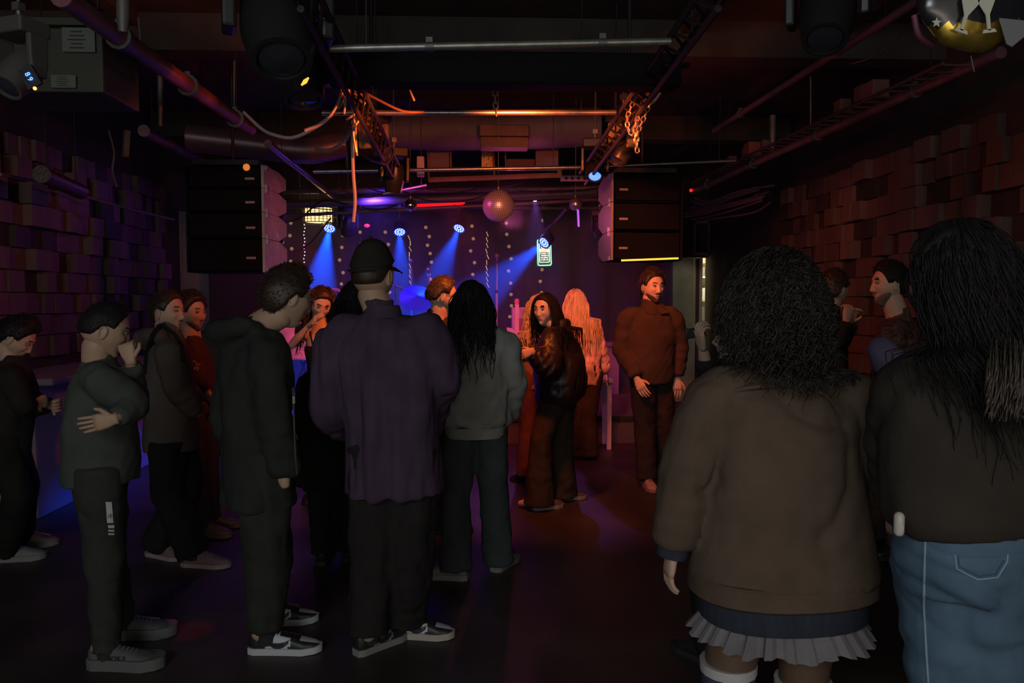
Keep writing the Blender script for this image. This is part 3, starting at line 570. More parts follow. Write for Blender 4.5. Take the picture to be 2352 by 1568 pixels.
# ------------------------------------------------------------ party balloon, top right
t = thing('foil_balloon', W(2240, 60, 2.7), 'black foil balloon printed with champagne glasses and a star', 'balloon'); c = W(2238, -18, 2.7)
b = B(); n, m_ = 40, 12; v = []; 
for j in range(m_+1):
    for i in range(n):
        a = 2*PI*i/n; r = math.sin(PI/2*j/m_); y = math.cos(PI/2*j/m_)
        v.append((c.x+.215*r*math.cos(a)*(1+.03*math.cos(9*a)*r), c.y-.07*y, c.z+.215*r*math.sin(a)*(1+.03*math.cos(9*a)*r)))
for j in range(m_, -1, -1):
    for i in range(n):
        a = 2*PI*i/n; r = math.sin(PI/2*j/m_); y = math.cos(PI/2*j/m_); v.append((c.x+.215*r*math.cos(a), c.y+.07*y, c.z+.215*r*math.sin(a)))
f = [(j*n+i, (j+1)*n+i, (j+1)*n+(i+1) % n, j*n+(i+1) % n) for j in range(2*m_+1) for i in range(n)]
fm = [1 if (v[q[0]][2] < c.z-.115 and j_ < n*m_) else 0 for j_, q in enumerate(f)]
b.add(v, f); b.m = fm
obj('foil_body', b, [mat('black_foil', (.02, .02, .025), .22, spec=.8), mat('gold_foil', (.75, .52, .10), .25, .9, .3, 9)], t)
def gl(x, tilt):
    o = [(-.006, 0), (.006, 0), (.007, .055), (.03, .1), (.036, .19), (-.036, .19), (-.03, .1), (-.007, .055)]
    return B().prism(o, .004, facing(W(x, 70, 2.62), 0, tilt)).prism([(-.026, -.008), (.026, -.008), (.02, .004), (-.02, .004)], .004, facing(W(x, 70, 2.62), 0, tilt))
GLP = mat('glass_print', (.75, .78, .62), .5)
obj('printed_glass', gl(2208, 16), GLP, t, False); obj('printed_glass', gl(2272, -8), GLP, t, False)
obj('printed_star', B().prism([((.018 if k % 2 == 0 else .008)*math.sin(k*PI/5), (.018 if k % 2 == 0 else .008)*math.cos(k*PI/5)) for k in range(10)], .004, facing(W(2151, 52, 2.63))), GLP, t, False)
obj('silver_print', B().prism([(-.05, .05), (-.02, -.04), (.0, -.05), (.06, .0), (.07, .04)], .004, facing(W(2325, 75, 2.63))), mat('silver_print', (.6, .62, .68), .2, .6), t, False)
obj('balloon_string', B().tube([W(2230, 128, 2.7), W(2238, 165, 2.7)], .002, 4), WIRE, t)
# ------------------------------------------------------------ instruments on the stage
def mic_stand(px, ytop, d, label, tip=(0, 0)):
    foot = W(px, 700, d); foot.z = SZ; p = W(px, ytop, d); t = thing('microphone_stand', foot, label, 'microphone stand', 'microphone stands on the stage'); e = W(px+tip[0], ytop+tip[1], d)
    obj('pole', B().tube([foot, (foot.x, foot.y, p.z-.35)], .012, 8).tube([(foot.x, foot.y, p.z-.37), p-Vector((0, 0, .02))], .008, 8), mat('stand_metal', (.75, .6, .68), .3, .6), t)
    obj('tripod', B().tube([foot+Vector((0, 0, .12)), foot+Vector((.22, -.1, .012))], .008).tube([foot+Vector((0, 0, .12)), foot+Vector((-.22, -.1, .012))], .008).tube([foot+Vector((0, 0, .12)), foot+Vector((0, .22, .012))], .008), BLK, t)
    obj('clutch', B().lathe([(.014, -.02), (.018, 0), (.014, .02)], (foot.x, foot.y, p.z-.36), 10), BLK, t)
    obj('microphone', B().tube([p, e+Vector((0, -.02, .02)), e+Vector((0, -.05, .05))], [.009, .012, .014], 10).ell(e+Vector((0, -.07, .065)), .028), mat('mic_metal', (.6, .45, .5), .3, .7), t)
mic_stand(1141, 600, 8.9, 'microphone stand rising behind the long dark hair'); mic_stand(985, 632, 9.0, 'microphone stand beside the boy with glasses'); mic_stand(945, 612, 9.2, 'dim microphone stand behind the cymbal')
t = thing('drum_kit', (W(958, 700, 9.2).x, 9.2, SZ), 'blue lit drum kit behind the crowd', 'drum kit'); DR = mat('drum_shell', (.25, .2, .5), .3, .2); HD = mat('drum_head', (.55, .55, .7), .5)
kc = W(958, 760, 9.3)
obj('bass_drum', B().lathe([(.001, -.2), (.28, -.2), (.28, .2), (.001, .2)], (kc.x, 9.3, SZ+.29), 32, Matrix.Rotation(R(90), 3, 'X')), HD, t)
obj('floor_tom', B().lathe([(.001, 0), (.2, 0), (.2, .38), (.001, .38)], (kc.x-.5, 9.2, SZ+.25), 28), DR, t)
obj('tom', B().lathe([(.001, 0), (.15, 0), (.15, .2), (.001, .2)], (kc.x+.18, 9.1, SZ+.62), 28), DR, t)
obj('cymbal', B().lathe([(.20, -.012), (.205, -.01), (.06, .014), (.03, .03), (.001, .034)], W(957, 683, 8.9), 32, Matrix.Rotation(R(48), 3, 'X') @ Matrix.Rotation(R(6), 3, 'Y')), mat('cymbal_blue_lit', (.06, .05, .9), .45, 0), t)  # blue stage light is put into the cymbal's base colour
obj('cymbal_arm', B().tube([W(905, 655, 9.0), W(935, 667, 9.0), W(957, 683, 8.95)], .011, 8), STEEL, t)
p = W(909, 660, 9.0); obj('cymbal_stand', B().tube([p, (p.x, p.y, SZ)], .011, 8), STEEL, t)
# amplifier and guitar
a, b_ = W(1177, 706, 8.7), W(1262, 850, 8.7)
t = thing('guitar_amplifier', ((a.x+b_.x)/2, 8.9, SZ), 'pink lit guitar amplifier with a name plate behind the crouching woman', 'amplifier'); zt = a.z
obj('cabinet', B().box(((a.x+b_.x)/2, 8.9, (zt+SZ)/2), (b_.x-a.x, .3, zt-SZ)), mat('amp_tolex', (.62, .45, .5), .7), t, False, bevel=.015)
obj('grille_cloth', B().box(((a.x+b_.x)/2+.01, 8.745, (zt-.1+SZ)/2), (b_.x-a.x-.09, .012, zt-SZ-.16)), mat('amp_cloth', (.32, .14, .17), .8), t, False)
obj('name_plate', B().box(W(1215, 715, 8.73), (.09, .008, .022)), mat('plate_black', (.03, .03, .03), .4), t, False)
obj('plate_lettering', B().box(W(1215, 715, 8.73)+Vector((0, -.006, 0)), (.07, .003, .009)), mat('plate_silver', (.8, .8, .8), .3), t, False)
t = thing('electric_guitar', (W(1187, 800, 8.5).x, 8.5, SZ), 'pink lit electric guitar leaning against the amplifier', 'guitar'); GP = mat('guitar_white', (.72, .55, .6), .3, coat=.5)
obj('headstock', B().prism([(-.022, -.05), (.022, -.05), (.03, .04), (.0, .055), (-.03, .04)], .016, facing(W(1187, 696, 8.6))), mat('headstock', (.6, .15, .3), .4), t, False)
b = B()
for s in (-1, 1):
    for k in range(3): b.tube([W(1187+s*4, 690+k*6, 8.59), W(1187+s*9, 689+k*6, 8.59)], .005, 6)
obj('tuning_peg', b, CHROME, t)
obj('neck', B().box((W(1187, 730, 8.58)+W(1188, 770, 8.56))*.5+Vector((0, 0, .03)), (.045, .02, .45)), GP, t, False)
bd = [(.0, .12), (-.05, .16), (-.11, .17), (-.10, .09), (-.08, .02), (-.13, -.06), (-.15, -.17), (-.08, -.25), (.05, -.26), (.13, -.19), (.13, -.08), (.08, .0), (.09, .1), (.06, .13)]
obj('guitar_body', B().prism(bd, .045, facing(W(1185, 785, 8.52))), GP, t, False, bevel=.012); obj('guitar_stand', B().tube([W(1185, 800, 8.56), (W(1185, 800, 8.56).x-.15, 8.5, SZ)], .012).tube([W(1185, 800, 8.56), (W(1185, 800, 8.56).x+.15, 8.5, SZ)], .012), BLK, t); obj('pickguard', B().prism([(x*.6, z*.6-.02) for x, z in bd], .004, facing(W(1185, 785, 8.52)+Vector((0, -.026, 0)))), mat('pickguard', (.4, .3, .35), .3), t, False)
# pink-lit covered gear at the left of the stage
b = B(); n = 26; c = W(690, 770, 8.3); v = []
for j in range(n):
    for i in range(n):
        x, z = (i/(n-1)-.5)*.62, (j/(n-1)-.5)*.52; v.append((c.x+x, c.y-.12+.10*abs(x)*2+.018*math.sin(17*x+9*z)+.014*math.sin(31*z-13*x), c.z+z-.1*abs(x)))
b.add(v, [(j*n+i, j*n+i+1, (j+1)*n+i+1, (j+1)*n+i) for j in range(n-1) for i in range(n-1)])
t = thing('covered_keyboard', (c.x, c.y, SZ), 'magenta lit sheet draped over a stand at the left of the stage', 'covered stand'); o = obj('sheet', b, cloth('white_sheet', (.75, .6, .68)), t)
mo = o.modifiers.new('s', 'SOLIDIFY'); mo.thickness = .006
obj('stand_top', B().box((c.x, c.y+.1, c.z+.18), (.5, .3, .06)), BLK, t, False)
for s in (-1, 1): obj('leg', B().tube([(c.x+s*.2, c.y+.1, c.z+.16), (c.x-s*.2, c.y+.12, SZ)], .014), BLK, t)
c = W(770, 690, 8.8); t = thing('standing_fan', (c.x, c.y, SZ), 'magenta lit standing fan behind the curly haired woman', 'fan')
obj('fan_ring', B().tube([c+Vector((.13*math.cos(k*PI/12), 0, .18*math.sin(k*PI/12)-.05)) for k in range(25)], .018, 8), mat('pink_plastic', (.75, .35, .5), .5), t)
obj('fan_blades', B().prism([(.11*math.cos(k*PI/9)*(1 if k % 6 < 3 else .35), -.05+.15*math.sin(k*PI/9)*(1 if k % 6 < 3 else .35)) for k in range(18)], .01, facing(c)), MATS['pink_plastic'], t, False)
obj('fan_pole', B().tube([c-Vector((0, 0, .2)), (c.x, c.y, SZ)], .015), BLK, t); obj('fan_foot', B().lathe([(.18, 0), (.18, .02), (.02, .04)], (c.x, c.y, SZ)), BLK, t)
# white bench end beside the blonde woman
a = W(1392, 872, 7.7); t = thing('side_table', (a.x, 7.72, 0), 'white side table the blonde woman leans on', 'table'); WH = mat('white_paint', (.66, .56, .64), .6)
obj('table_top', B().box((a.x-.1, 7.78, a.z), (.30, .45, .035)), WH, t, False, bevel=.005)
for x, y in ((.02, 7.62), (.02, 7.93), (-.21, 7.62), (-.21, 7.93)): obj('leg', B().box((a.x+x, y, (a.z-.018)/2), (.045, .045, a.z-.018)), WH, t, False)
tag(obj('stage_ledge', B().box(W(1388, 789, 9.9), (.42, .3, .05)).box(W(1388, 789, 9.9)-Vector((0, 0, .45)), (.36, .22, .86)), mat('mauve_ledge', (.30, .22, .34), .6), smooth=False), 'mauve topped cabinet on the stage between the blonde woman and the brown jacket', 'cabinet')
# small blue mark in the dark, made to glow
tag(obj('blue_mark', B().tube([W(788, 976, 4.3), W(792, 992, 4.3)], [.012, .002], 8), mat('blue_glow', (.05, .2, 1), .3, emit=(.03, .22, 1), es=.8)), 'small blue glowing tip beside the purple shirt', 'light')
# small spots thrown by the mirror ball and scanner on floor and walls
def spot(src, tgt, col, pw, ang): light('SPOT', 'scanner_beam', src, pw, col, tgt, .01, ang, .8)
f1 = W(400, 1330, 4.0); f1.z = 0
spot((-1.9, 4.6, 2.9), W(440, 1455, 3.46), (1, .03, .01), 40, 4.5); spot((-1.9, 4.6, 2.9), W(460, 1415, 3.6), (.35, .5, .02), 10, 5)
for px, py, col in ((205, 505, (1, .35, .05)), (225, 668, (1, .25, .05)), (348, 530, (1, .15, .03)), (128, 680, (.6, .3, 1)), (128, 735, (.5, .2, 1)), (128, 590, (.7, .5, .8))):
    spot((0, 6.5, 2.6), W(px, py, 5.05+(px/400)*2.9), col, 26, 1.6)
for px, py, col in ((2238, 395, (1, .2, .02)), (2125, 455, (1, .3, .03)), (1985, 608, (1, .15, .05)), (1972, 440, (.8, .4, .05))):
    X = XR-.08; d = X*F/(px-1110)*1.0; spot((0, 6.0, 2.6), W(px, py, d), col, 26, 1.6)
light('SPOT', 'floor_blue_beam', (-.4, 6.6, 2.6), 22, (.12, .1, 1), (-1.45, 4.0, 0), .05, 20, .7)
light('SPOT', 'floor_violet_beam', (.6, 8.6, 2.7), 120, (.45, .15, 1), (.55, 5.9, 0), .03, 26, .6)
# ------------------------------------------------------------ people
UP = np.array((0, 0, 1.))
def sstep(x): x = np.clip(x, 0, 1); return x*x*(3-2*x)
def wav(p, k, seed=0, oct=3):                                   # smooth folds: sums of bent sines, k = wave numbers per axis
    r = np.random.default_rng(seed); out = np.zeros(len(p)); a = 1
    for o in range(oct):
        for _ in range(2):
            kk = r.normal(size=3)*np.array(k)*(1.7**o); k2 = r.normal(size=3)*np.array(k)*.6*(1.7**o)
            out += a*np.sin(p @ kk+r.uniform(0, 6.3)+1.3*np.sin(p @ k2+r.uniform(0, 6.3)))
        a *= .55
    return out/3
def fuse(b, vox=.014, it=4, fold=None):                         # one closed surface out of overlapping pieces
    me = to_mesh('t', b); o = bpy.data.objects.new('t', me); C.objects.link(o)
    m = o.modifiers.new('r', 'REMESH'); m.mode = 'VOXEL'; m.voxel_size = vox; m.use_smooth_shade = True
    m = o.modifiers.new('s', 'SMOOTH'); m.factor = .5; m.iterations = it
    bpy.context.view_layer.update(); dg = bpy.context.evaluated_depsgraph_get()
    r = bpy.data.meshes.new_from_object(o.evaluated_get(dg)); bpy.data.objects.remove(o); bpy.data.meshes.remove(me)
    n = len(r.vertices); co = np.empty(n*3); r.vertices.foreach_get('co', co); co = co.reshape(-1, 3)
    no = np.empty(n*3); r.vertex_normals.foreach_get('vector', no); no = no.reshape(-1, 3)
    if fold is not None: co = co+no*fold(co, no)[:, None]
    out = B(); out.add(co, [tuple(p.vertices) for p in r.polygons]); bpy.data.meshes.remove(r); return out
# head template, face looking along +y
_ico = None
def ico():
    global _ico
    if _ico is None:
        bm = __import__('bmesh').new(); __import__('bmesh').ops.create_icosphere(bm, subdivisions=5, radius=1)
        _ico = (np.array([tuple(v.co) for v in bm.verts]), [tuple(v.index for v in f.verts) for f in bm.faces]); bm.free()
    return _ico
def g(x, s): return np.exp(-(x/s)**2)
def head_shape(fem=0):
    u, f = ico(); x, y, z = u[:, 0]*.075, u[:, 1]*.094, u[:, 2]*.118
    back = y < 0; t = sstep((-z-.02)/.095); side = np.abs(x)
    x = x*(1-(.36+.06*fem)*t)*(1+.05*g(z-.05, .05)); y = np.where(back, y*(1-.62*t)*(1+.10*g(z-.03, .06)), y)
    y = np.where(y > .055, .055+(y-.055)*.80, y); fr = sstep((u[:, 1]-.1)/.4)
    z = z-.006*g(x, .02)*t*fr
    y = y+fr*(.006*g(z-.036, .010)*g(side-.022, .022)-.012*g(side-.031, .013)*g(z-.016, .012)+.005*g(side-.04, .014)*g(z+.015, .014)
              -.004*g(side-.032, .012)*g(z+.045, .014)+.007*g(x, .018)*g(z+.058, .013)-.003*g(x, .02)*g(z+.0585, .0035)+.010*g(x, .017)*g(z+.098, .015)-.003*g(x, .02)*g(z+.078, .006))
    prof = np.interp(z, (-.050, -.041, -.034, -.028, -.01, .012, .026), (0, .35, 1.0, .98, .62, .25, 0))
    y = y+fr*(.021*prof*g(x, .0085+.004*prof)+.005*g(side-.012, .007)*g(z+.033, .008))
    return np.stack([x, y, z], 1), f
def vnorm(v, f):
    f = np.array(f); n = np.cross(v[f[:, 1]]-v[f[:, 0]], v[f[:, 2]]-v[f[:, 0]]); o = np.zeros_like(v)
    for k in range(3): np.add.at(o, f[:, k], n)
    return o/(np.linalg.norm(o, axis=1, keepdims=True)+1e-12)
HT = {}
for fem in (0, 1): v_, f_ = head_shape(fem); HT[fem] = (v_, f_, vnorm(v_, f_))
def shell(fem, wfn, th, noise=0, seed=1, k=60):                 # a layer lying on the head where wfn > 0
    v, f, n = HT[fem]; w_ = wfn(v); q = v+n*((th*w_-.0025*(1-w_))[:, None])
    if noise: q = q+n*(noise*w_*(wav(v, (k, k, k), seed)+.3))[:, None]
    return q, [t for t in f if max(w_[i] for i in t) > .03], w_
def hair_w(kind):
    def fn(v):
        x, y, z = v.T
        if kind == 'short': th = np.interp(y, (-.10, -.05, -.02, .0, .03, .045, .06, .08), (-.06, -.06, .0, .012, .006, .045, .074, .083))
        elif kind == 'low': th = np.interp(y, (-.10, -.05, -.02, .0, .03, .045, .06, .08), (-.085, -.08, -.02, .006, .004, .045, .074, .083))
        elif kind == 'fade': th = np.interp(y, (-.10, -.05, -.02, .0, .03, .045, .06, .08), (-.035, -.03, .008, .02, .014, .048, .074, .083))
        else: th = np.interp(y, (-.10, -.03, .005, .03, .045, .06, .085), (-.09, -.075, -.045, -.015, .045, .076, .086))
        return sstep((z-th)/.024)
    return fn
def beard_w(v):
    x, y, z = v.T; a = sstep((-.076-z+np.abs(x)*.62)/.02)*sstep((y-.002)/.02)*sstep((.0-z)/.02)
    m = g(z+.045, .006)*g(x, .026)*(y > .05); lips = g(z+.058, .010)*g(x, .022)*(y > .05)
    return np.clip(np.maximum(a*(1-lips), m), 0, 1)
SK = {'tan': (.50, .33, .24), 'pale': (.60, .42, .33), 'olive': (.42, .28, .19), 'brown': (.32, .20, .14)}
def skin(k): return mat('skin_'+k, SK[k], .5, 0, .06, 14, .25, 200, spec=.35)
HAIRC = {'light_brown': (.050, .040, .030), 'soft_black': (.018, .015, .013), 'black': (.012, .010, .010), 'dark': (.03, .018, .012), 'brown': (.04, .022, .013), 'blonde': (.62, .42, .22), 'ginger': (.07, .04, .02)}
def hairm(k): return mat('hair_'+k, HAIRC[k], .6 if k == 'black' else .45, 0, .3, 30, .4, 300, (1, 1, .2), spec=.22 if k == 'black' else .45)
class Person:
    def __init__(s, label, px, d, h=1.75, th=0, ov=None, lean=(0, 0), hyaw=None, hpitch=0, hroll=0, fem=0, group=None, hips=.09, shw=.185, feet=(12, -12), seat=0):
        k = h/1.75; s.k = k; s.d = d; s.fem = fem; s.root = W(px, 784, d); s.root.z = 0; rt = np.array(tuple(s.root))
        s.R = np.array((math.cos(R(th)), -math.sin(R(th)), 0)); s.Fw = np.array((math.sin(R(th)), math.cos(R(th)), 0)); s.th = th
        def P(x, y, z): return rt+s.R*x*k+s.Fw*y*k+UP*z*k
        lx, ly = lean
        def Pl(x, y, z): t = max(0, (z-.95)/.8); return P(x+lx*t, y+ly*t, z)
        J = dict(pelvis=P(0, 0, .97), head=Pl(0, .035, 1.63))
        for n_, q in (('L', -1), ('R', 1)):
            J['sh'+n_] = Pl(q*shw, -.01, 1.42); J['el'+n_] = Pl(q*(shw+.07), -.03, 1.13); J['wr'+n_] = Pl(q*(shw+.06), .05, .89)
            J['kn'+n_] = P(q*(hips+.01), .02, .51); J['an'+n_] = P(q*(hips+.02), -.02, .09)
        for n_, v in (ov or {}).items(): J[n_] = np.array(tuple(W(v[0], v[1], d+(v[2] if len(v) > 2 else 0)))) if not isinstance(v, np.ndarray) else v
        S = (J['shL']+J['shR'])/2; s.S = S; s.SR = nv(J['shR']-J['shL']); p = J['pelvis']
        J['head'] = J['head']-UP*.018*k
        J['waist'] = p+(S-p)*.30; J['chest'] = p+(S-p)*.76
        for n_, q in (('L', -1), ('R', 1)): J.setdefault('hip'+n_, p+s.R*q*hips*k-UP*.03*k)
        s.ax = nv(S-p); s.J = J; hd = s.th if hyaw is None else hyaw
        s.HM = np.array(Matrix.Rotation(R(-hd), 3, 'Z') @ Matrix.Rotation(R(hpitch), 3, 'X') @ Matrix.Rotation(R(hroll), 3, 'Y')); s.hk = k*1.05
        J['neck'] = S*.7+(J['head']-s.HM @ np.array((0, .03, .09)))*.3+UP*.02
        s.t = thing('person', s.root, label, 'person', group); s.ft = feet; s.hd = hd
    def H(s, v): return (np.asarray(v)*s.hk) @ s.HM.T+s.J['head']
    def ring(s, c, rt, up, rx, ry, n=28, sq=2.3):
        rt = nv(rt-up*np.dot(rt, up)); fw = np.cross(up, rt); a = np.linspace(0, 2*PI, n, endpoint=False)
        ca, sa = np.cos(a), np.sin(a); ca = np.sign(ca)*np.abs(ca)**(2/sq); sa = np.sign(sa)*np.abs(sa)**(2/sq)
        return c+np.outer(ca*rx, rt)+np.outer(sa*ry, fw)
    def torso(s, b, pr, bottom=None, shy=0):
        # pr: list of (t, rx, ry); t=0 pelvis, 1 shoulder line, negative below
        p, S = s.J['pelvis'], s.S; rings = []
        for t, rx, ry in pr:
            c = p+(S-p)*t if t >= 0 else p+UP*t*.5*s.k; w_ = np.clip(t, 0, 1)
            rt = nv(s.R*(1-w_)+s.SR*w_); rings.append(s.ring(c, rt, s.ax if t >= 0 else UP, rx*s.k, ry*s.k))
        b.loft(rings)
    def body(s, sk='tan', hands=('relax', 'relax'), bare=0, pn=(None, None), hk=1.0):
        J, k = s.J, s.k; b = B(); f = s.fem
        s.torso(b, [(-.16, .12, .09), (0, .15-.0*f, .10), (.3, .12-.01*f, .085), (.6, .135-.01*f, .095), (.82, .14-.015*f, .088), (.93, .10, .07), (1.02, .075, .06), (1.12, .056, .055)])
        hb = s.H((0, -.018, -.07)); nk = J['neck']
        b.tube([s.S-s.ax*.03, nk, hb, s.H((0, -.01, -.02))], [.066*k*(1-.15*f), .066*k*(1-.16*f), .064*k*(1-.15*f), .056*k*(1-.1*f)], 14)
        for n_ in 'LR':
            b.tube([s.S+(J['sh'+n_]-s.S)*.35-UP*.035, J['sh'+n_]-UP*.035, J['sh'+n_]*.5+J['el'+n_]*.5, J['el'+n_], J['el'+n_]*.6+J['wr'+n_]*.4, J['wr'+n_]], np.array([.038, .042, .040, .036, .037, .025])*k*(1-.12*f), 12, round_=True)
            b.tube([J['hip'+n_], J['hip'+n_]*.5+J['kn'+n_]*.5, J['kn'+n_], J['kn'+n_]*.65+J['an'+n_]*.35, J['an'+n_]], np.array([.085, .072, .052, .05, .036])*k, 14, round_=True)
            a = J['an'+n_]; q = s.toe(n_); b.tube([a-q*.03, a+q*.06-UP*.035, a+q*.15-UP*.055], [.036, .034, .024], 10, round_=True)
        o = fuse(b, .013, 3)
        v, fc, n = HT[f]; o.add(s.H(v), fc)
        for q in (-1, 1):
            Re = Matrix.Rotation(R(-q*22), 3, 'Z') @ Matrix.Rotation(R(-12), 3, 'X'); e = B().ell((q*.077, -.008, -.006), (.007, .019, .031), Re, n=16, m=10)
            e.tube([(q*.083, .006+.0*t, -.006) if 0 else (q*.0815, -.008+.014*math.cos(t), -.002+.024*math.sin(t)) for t in np.linspace(-.6, PI+.9, 12)], .0035, 6, round_=True)
            o.add(s.H(np.concatenate(e.v)), e.f)
        s.eyes_z = .014
        for i, n_ in enumerate('LR'):
            if hands[i]: s.hand(o, n_, hands[i], pn[i], hk)
        s.bodyo = obj('body', o, skin(sk), s.t, ang=None); return s
    def toe(s, n_):
        a = R(s.th+(s.ft[0] if n_ == 'R' else s.ft[1])); return np.array((math.sin(a), math.cos(a), 0))
    def hand(s, o, n_, pose, pn, hk):
        J, k = s.J, s.k*hk*(1-.08*s.fem); w_ = J['wr'+n_]; d = nv(w_-J['el'+n_]); q = -1 if n_ == 'L' else 1
        tb = None
        if isinstance(pose, tuple): tb = pose[2] if len(pose) > 2 else None; pose, d = pose[0], nv(pose[1])
        inw = -s.R*q if pn is None else nv(np.array(pn)); inw = nv(inw-d*np.dot(inw, d)); side = nv(np.cross(d, inw)) # across the palm
        if np.dot(side, s.Fw if tb is None else np.array(tb)) < 0: side = -side                  # thumb side points forward
        curl = {'relax': (.25, .35, .3), 'fist': (1.3, 1.5, 1.0), 'flat': (.05, .08, .05), 'hold': (.7, .8, .5)}[pose]
        rr = []
        for t, wd, th in ((-.02, .026, .020), (.0, .027, .019), (.03, .036, .017), (.065, .041, .015), (.088, .040, .012)):
            rr.append(s.ring(w_+d*t*k, side, d, wd*k, th*k, 16, 2.6))
        o.loft(rr)
        for i, (off, L) in enumerate(((.030, .070), (.010, .079), (-.010, .074), (-.030, .058))):
            fan = nv(d+side*off*(2.2 if pose in ('flat', 'relax') else 1.0)); p = w_+d*.083*k+side*off*k*.98; pts = [p-d*.01, p]; a = 0; dd = fan
            for j, (c_, fr) in enumerate(zip(curl, (.45, .30, .25))):
                a += c_*(1+.12*(i-1)*.5); v = nv(dd*math.cos(a)+inw*math.sin(a)); p = p+v*L*fr*k; pts.append(p)
            o.tube(pts, np.array([.0088, .0090, .0082, .0075, .0062])*k, 8, round_=True)
        p = w_+d*.022*k+side*.026*k; v1 = nv(d*.75+side*.75+inw*(.4 if pose in ('fist', 'hold') else .2)); v2 = nv(d*.95+side*(.05 if pose in ('fist', 'hold') else .35)+inw*(.8 if pose in ('fist', 'hold') else .25))
        o.tube([p-v1*.012, p, p+v1*.040*k, p+v1*.040*k+v2*.028*k], np.array([.012, .013, .0105, .0078])*k, 9, round_=True)
    def face(s, lip=(.35, .14, .12), hair='dark', brow=1):
        fem = s.fem
        for q in (-1, 1):
            e = B().ell((q*.031, .0755, .014), (.0115, .0095, .0062), n=12, m=8); e.add(*[(np.concatenate(x.v), x.f) for x in [B().ell((q*.031, .0845, .014), (.0052, .0025, .0052), n=8, m=5)]][0], mi=1)
            e.v = [s.H(np.concatenate(e.v))]; obj('eye', e, [mat('eye_white', (.22, .19, .16), .3), mat('iris', (.02, .012, .01), .15)], s.t)
            w_ = lambda v, q=q: sstep((g(v[:, 0]-q*.031, .019)*g(v[:, 2]-.037+.0*v[:, 0]+.12*np.abs(np.abs(v[:, 0])-.028), .0055)*(v[:, 1] > .03)-.25)/.35)
            v, f, _ = shell(fem, w_, .0035); obj('eyebrow', B().add(s.H(v), f), hairm(hair), s.t, ang=None)
        v, f, _ = shell(fem, lambda v: sstep((g(v[:, 0], .023)*g(v[:, 2]+.0585, .0095)*(v[:, 1] > .03)-.35)/.3), .0022); obj('lips', B().add(s.H(v), f), mat('lips_%d' % (lip[0]*100), lip, .45), s.t, ang=None)
        v, f, _ = shell(fem, lambda v: .5*sstep((sum(g(v[:, 0]-q*.031, .014)*g(v[:, 2]-.0215, .003) for q in (-1, 1))*(v[:, 1] > .03)-.4)/.3), .012); obj('eyelids', B().add(s.H(v), f), s.bodyo.data.materials[0], s.t, ang=None)
    def hair_short(s, kind='short', col='dark', th=.014, spikes=500, sl=.012, seed=1, up=.3, curl=0):
        v, f, w_ = shell(s.fem, hair_w(kind), th, th*.16, seed); v0 = v.copy()
        topf = sstep((v0[:, 2]-.03)/.09)*sstep((.075-v0[:, 1])/.05); v = v+np.array((0, 0, 1.))*(topf*w_*th*up*1.5)[:, None]; b = B().add(s.H(v), f)
        rg = np.random.default_rng(seed); idx = rg.choice(np.where(w_ > .6)[0], spikes)
        n = nv(np.ones(3)); N = HT[s.fem][2]
        for i in idx:
            d = nv(N[i]+rg.normal(size=3)*.5+np.array((0, -.2, .1))); p = v[i]-N[i]*.003
            if curl:
                e = nv(np.cross(d, rg.normal(size=3))); e2 = np.cross(d, e); pts = [s.H(p+d*sl*t+(e*math.cos(t*9)+e2*math.sin(t*9))*curl*t) for t in np.linspace(0, 1, 7)]
                b.tube(pts, np.linspace(.0032, .0015, 7), 4)
            else: b.tube([s.H(p), s.H(p+d*sl*.6), s.H(p+nv(d+np.array((0, .3, -.2)))*sl*1.1)], (.0032, .0025, .0006), 3)
        s.hairo = obj('hair', b, hairm(col), s.t, ang=None); return s
    def hair_long(s, col='black', L=(.3, .45), n=420, seed=1, r=.0045, wave=(.004, 6), curl=0, th=.022, torso=(.19, .14), push=1.0, parts=0, spread=1.0, drift=(0, 0, 0), kind='long', front=False, st=.022):
        v, f, w_ = shell(s.fem, hair_w(kind), th, th*.25, seed); b = B().add(s.H(v), f); N = HT[s.fem][2]
        rg = np.random.default_rng(seed); ok = np.where(w_ > .7)[0]; idx = rg.choice(ok, n); P = s.H(v[idx]-N[idx]*.004); NW = N[idx] @ s.HM.T
        Ls = rg.uniform(L[0], L[1], n); K = int(L[1]/st)+1; path = [P.copy()]; D = NW*.4-UP*.3
        back = -(s.HM @ np.array((0, 1., 0))); outw = NW.copy(); outw[:, 2] = 0
        c = s.J['head']+s.HM @ np.array((0, -.005, .0))*s.hk; rad = np.array((.088, .108, .128))*s.hk*push; tc = s.J['chest']+UP*.02
        for kk in range(K):
            D = D*.72-UP*.30+(back*.05 if not front else back*.01)+np.array(drift)*.1+rg.normal(size=D.shape)*.035; D /= np.linalg.norm(D, axis=1, keepdims=True); P = P+D*st
            q = (P-c) @ s.HM/rad; m = np.linalg.norm(q, axis=1); ins = m < 1; P = np.where(ins[:, None], c+((q/m[:, None])*rad) @ s.HM.T, P)
            rt = s.SR; fw = np.cross(UP, rt); loc = P-tc; a = loc @ rt/torso[0]; e = loc @ fw/torso[1]; m2 = np.sqrt(a*a+e*e)+1e-6; z_in = (P[:, 2] < s.S[2]+.03); ins = (m2 < 1) & z_in
            new = tc+np.outer(a/m2*torso[0], rt)+np.outer(e/m2*torso[1], fw); new[:, 2] = P[:, 2]; P = np.where(ins[:, None], new, P); path.append(P.copy())
        path = np.array(path); ph = rg.uniform(0, 6.3, n)
        loc = (path-s.J['head']) @ s.HM; fc = ((loc[..., 1] > .035) & (np.abs(loc[..., 0]) < .062+.3*(loc[..., 1]-.05).clip(0)) & (loc[..., 2] < .055) & (loc[..., 2] > -.2)).any(0)
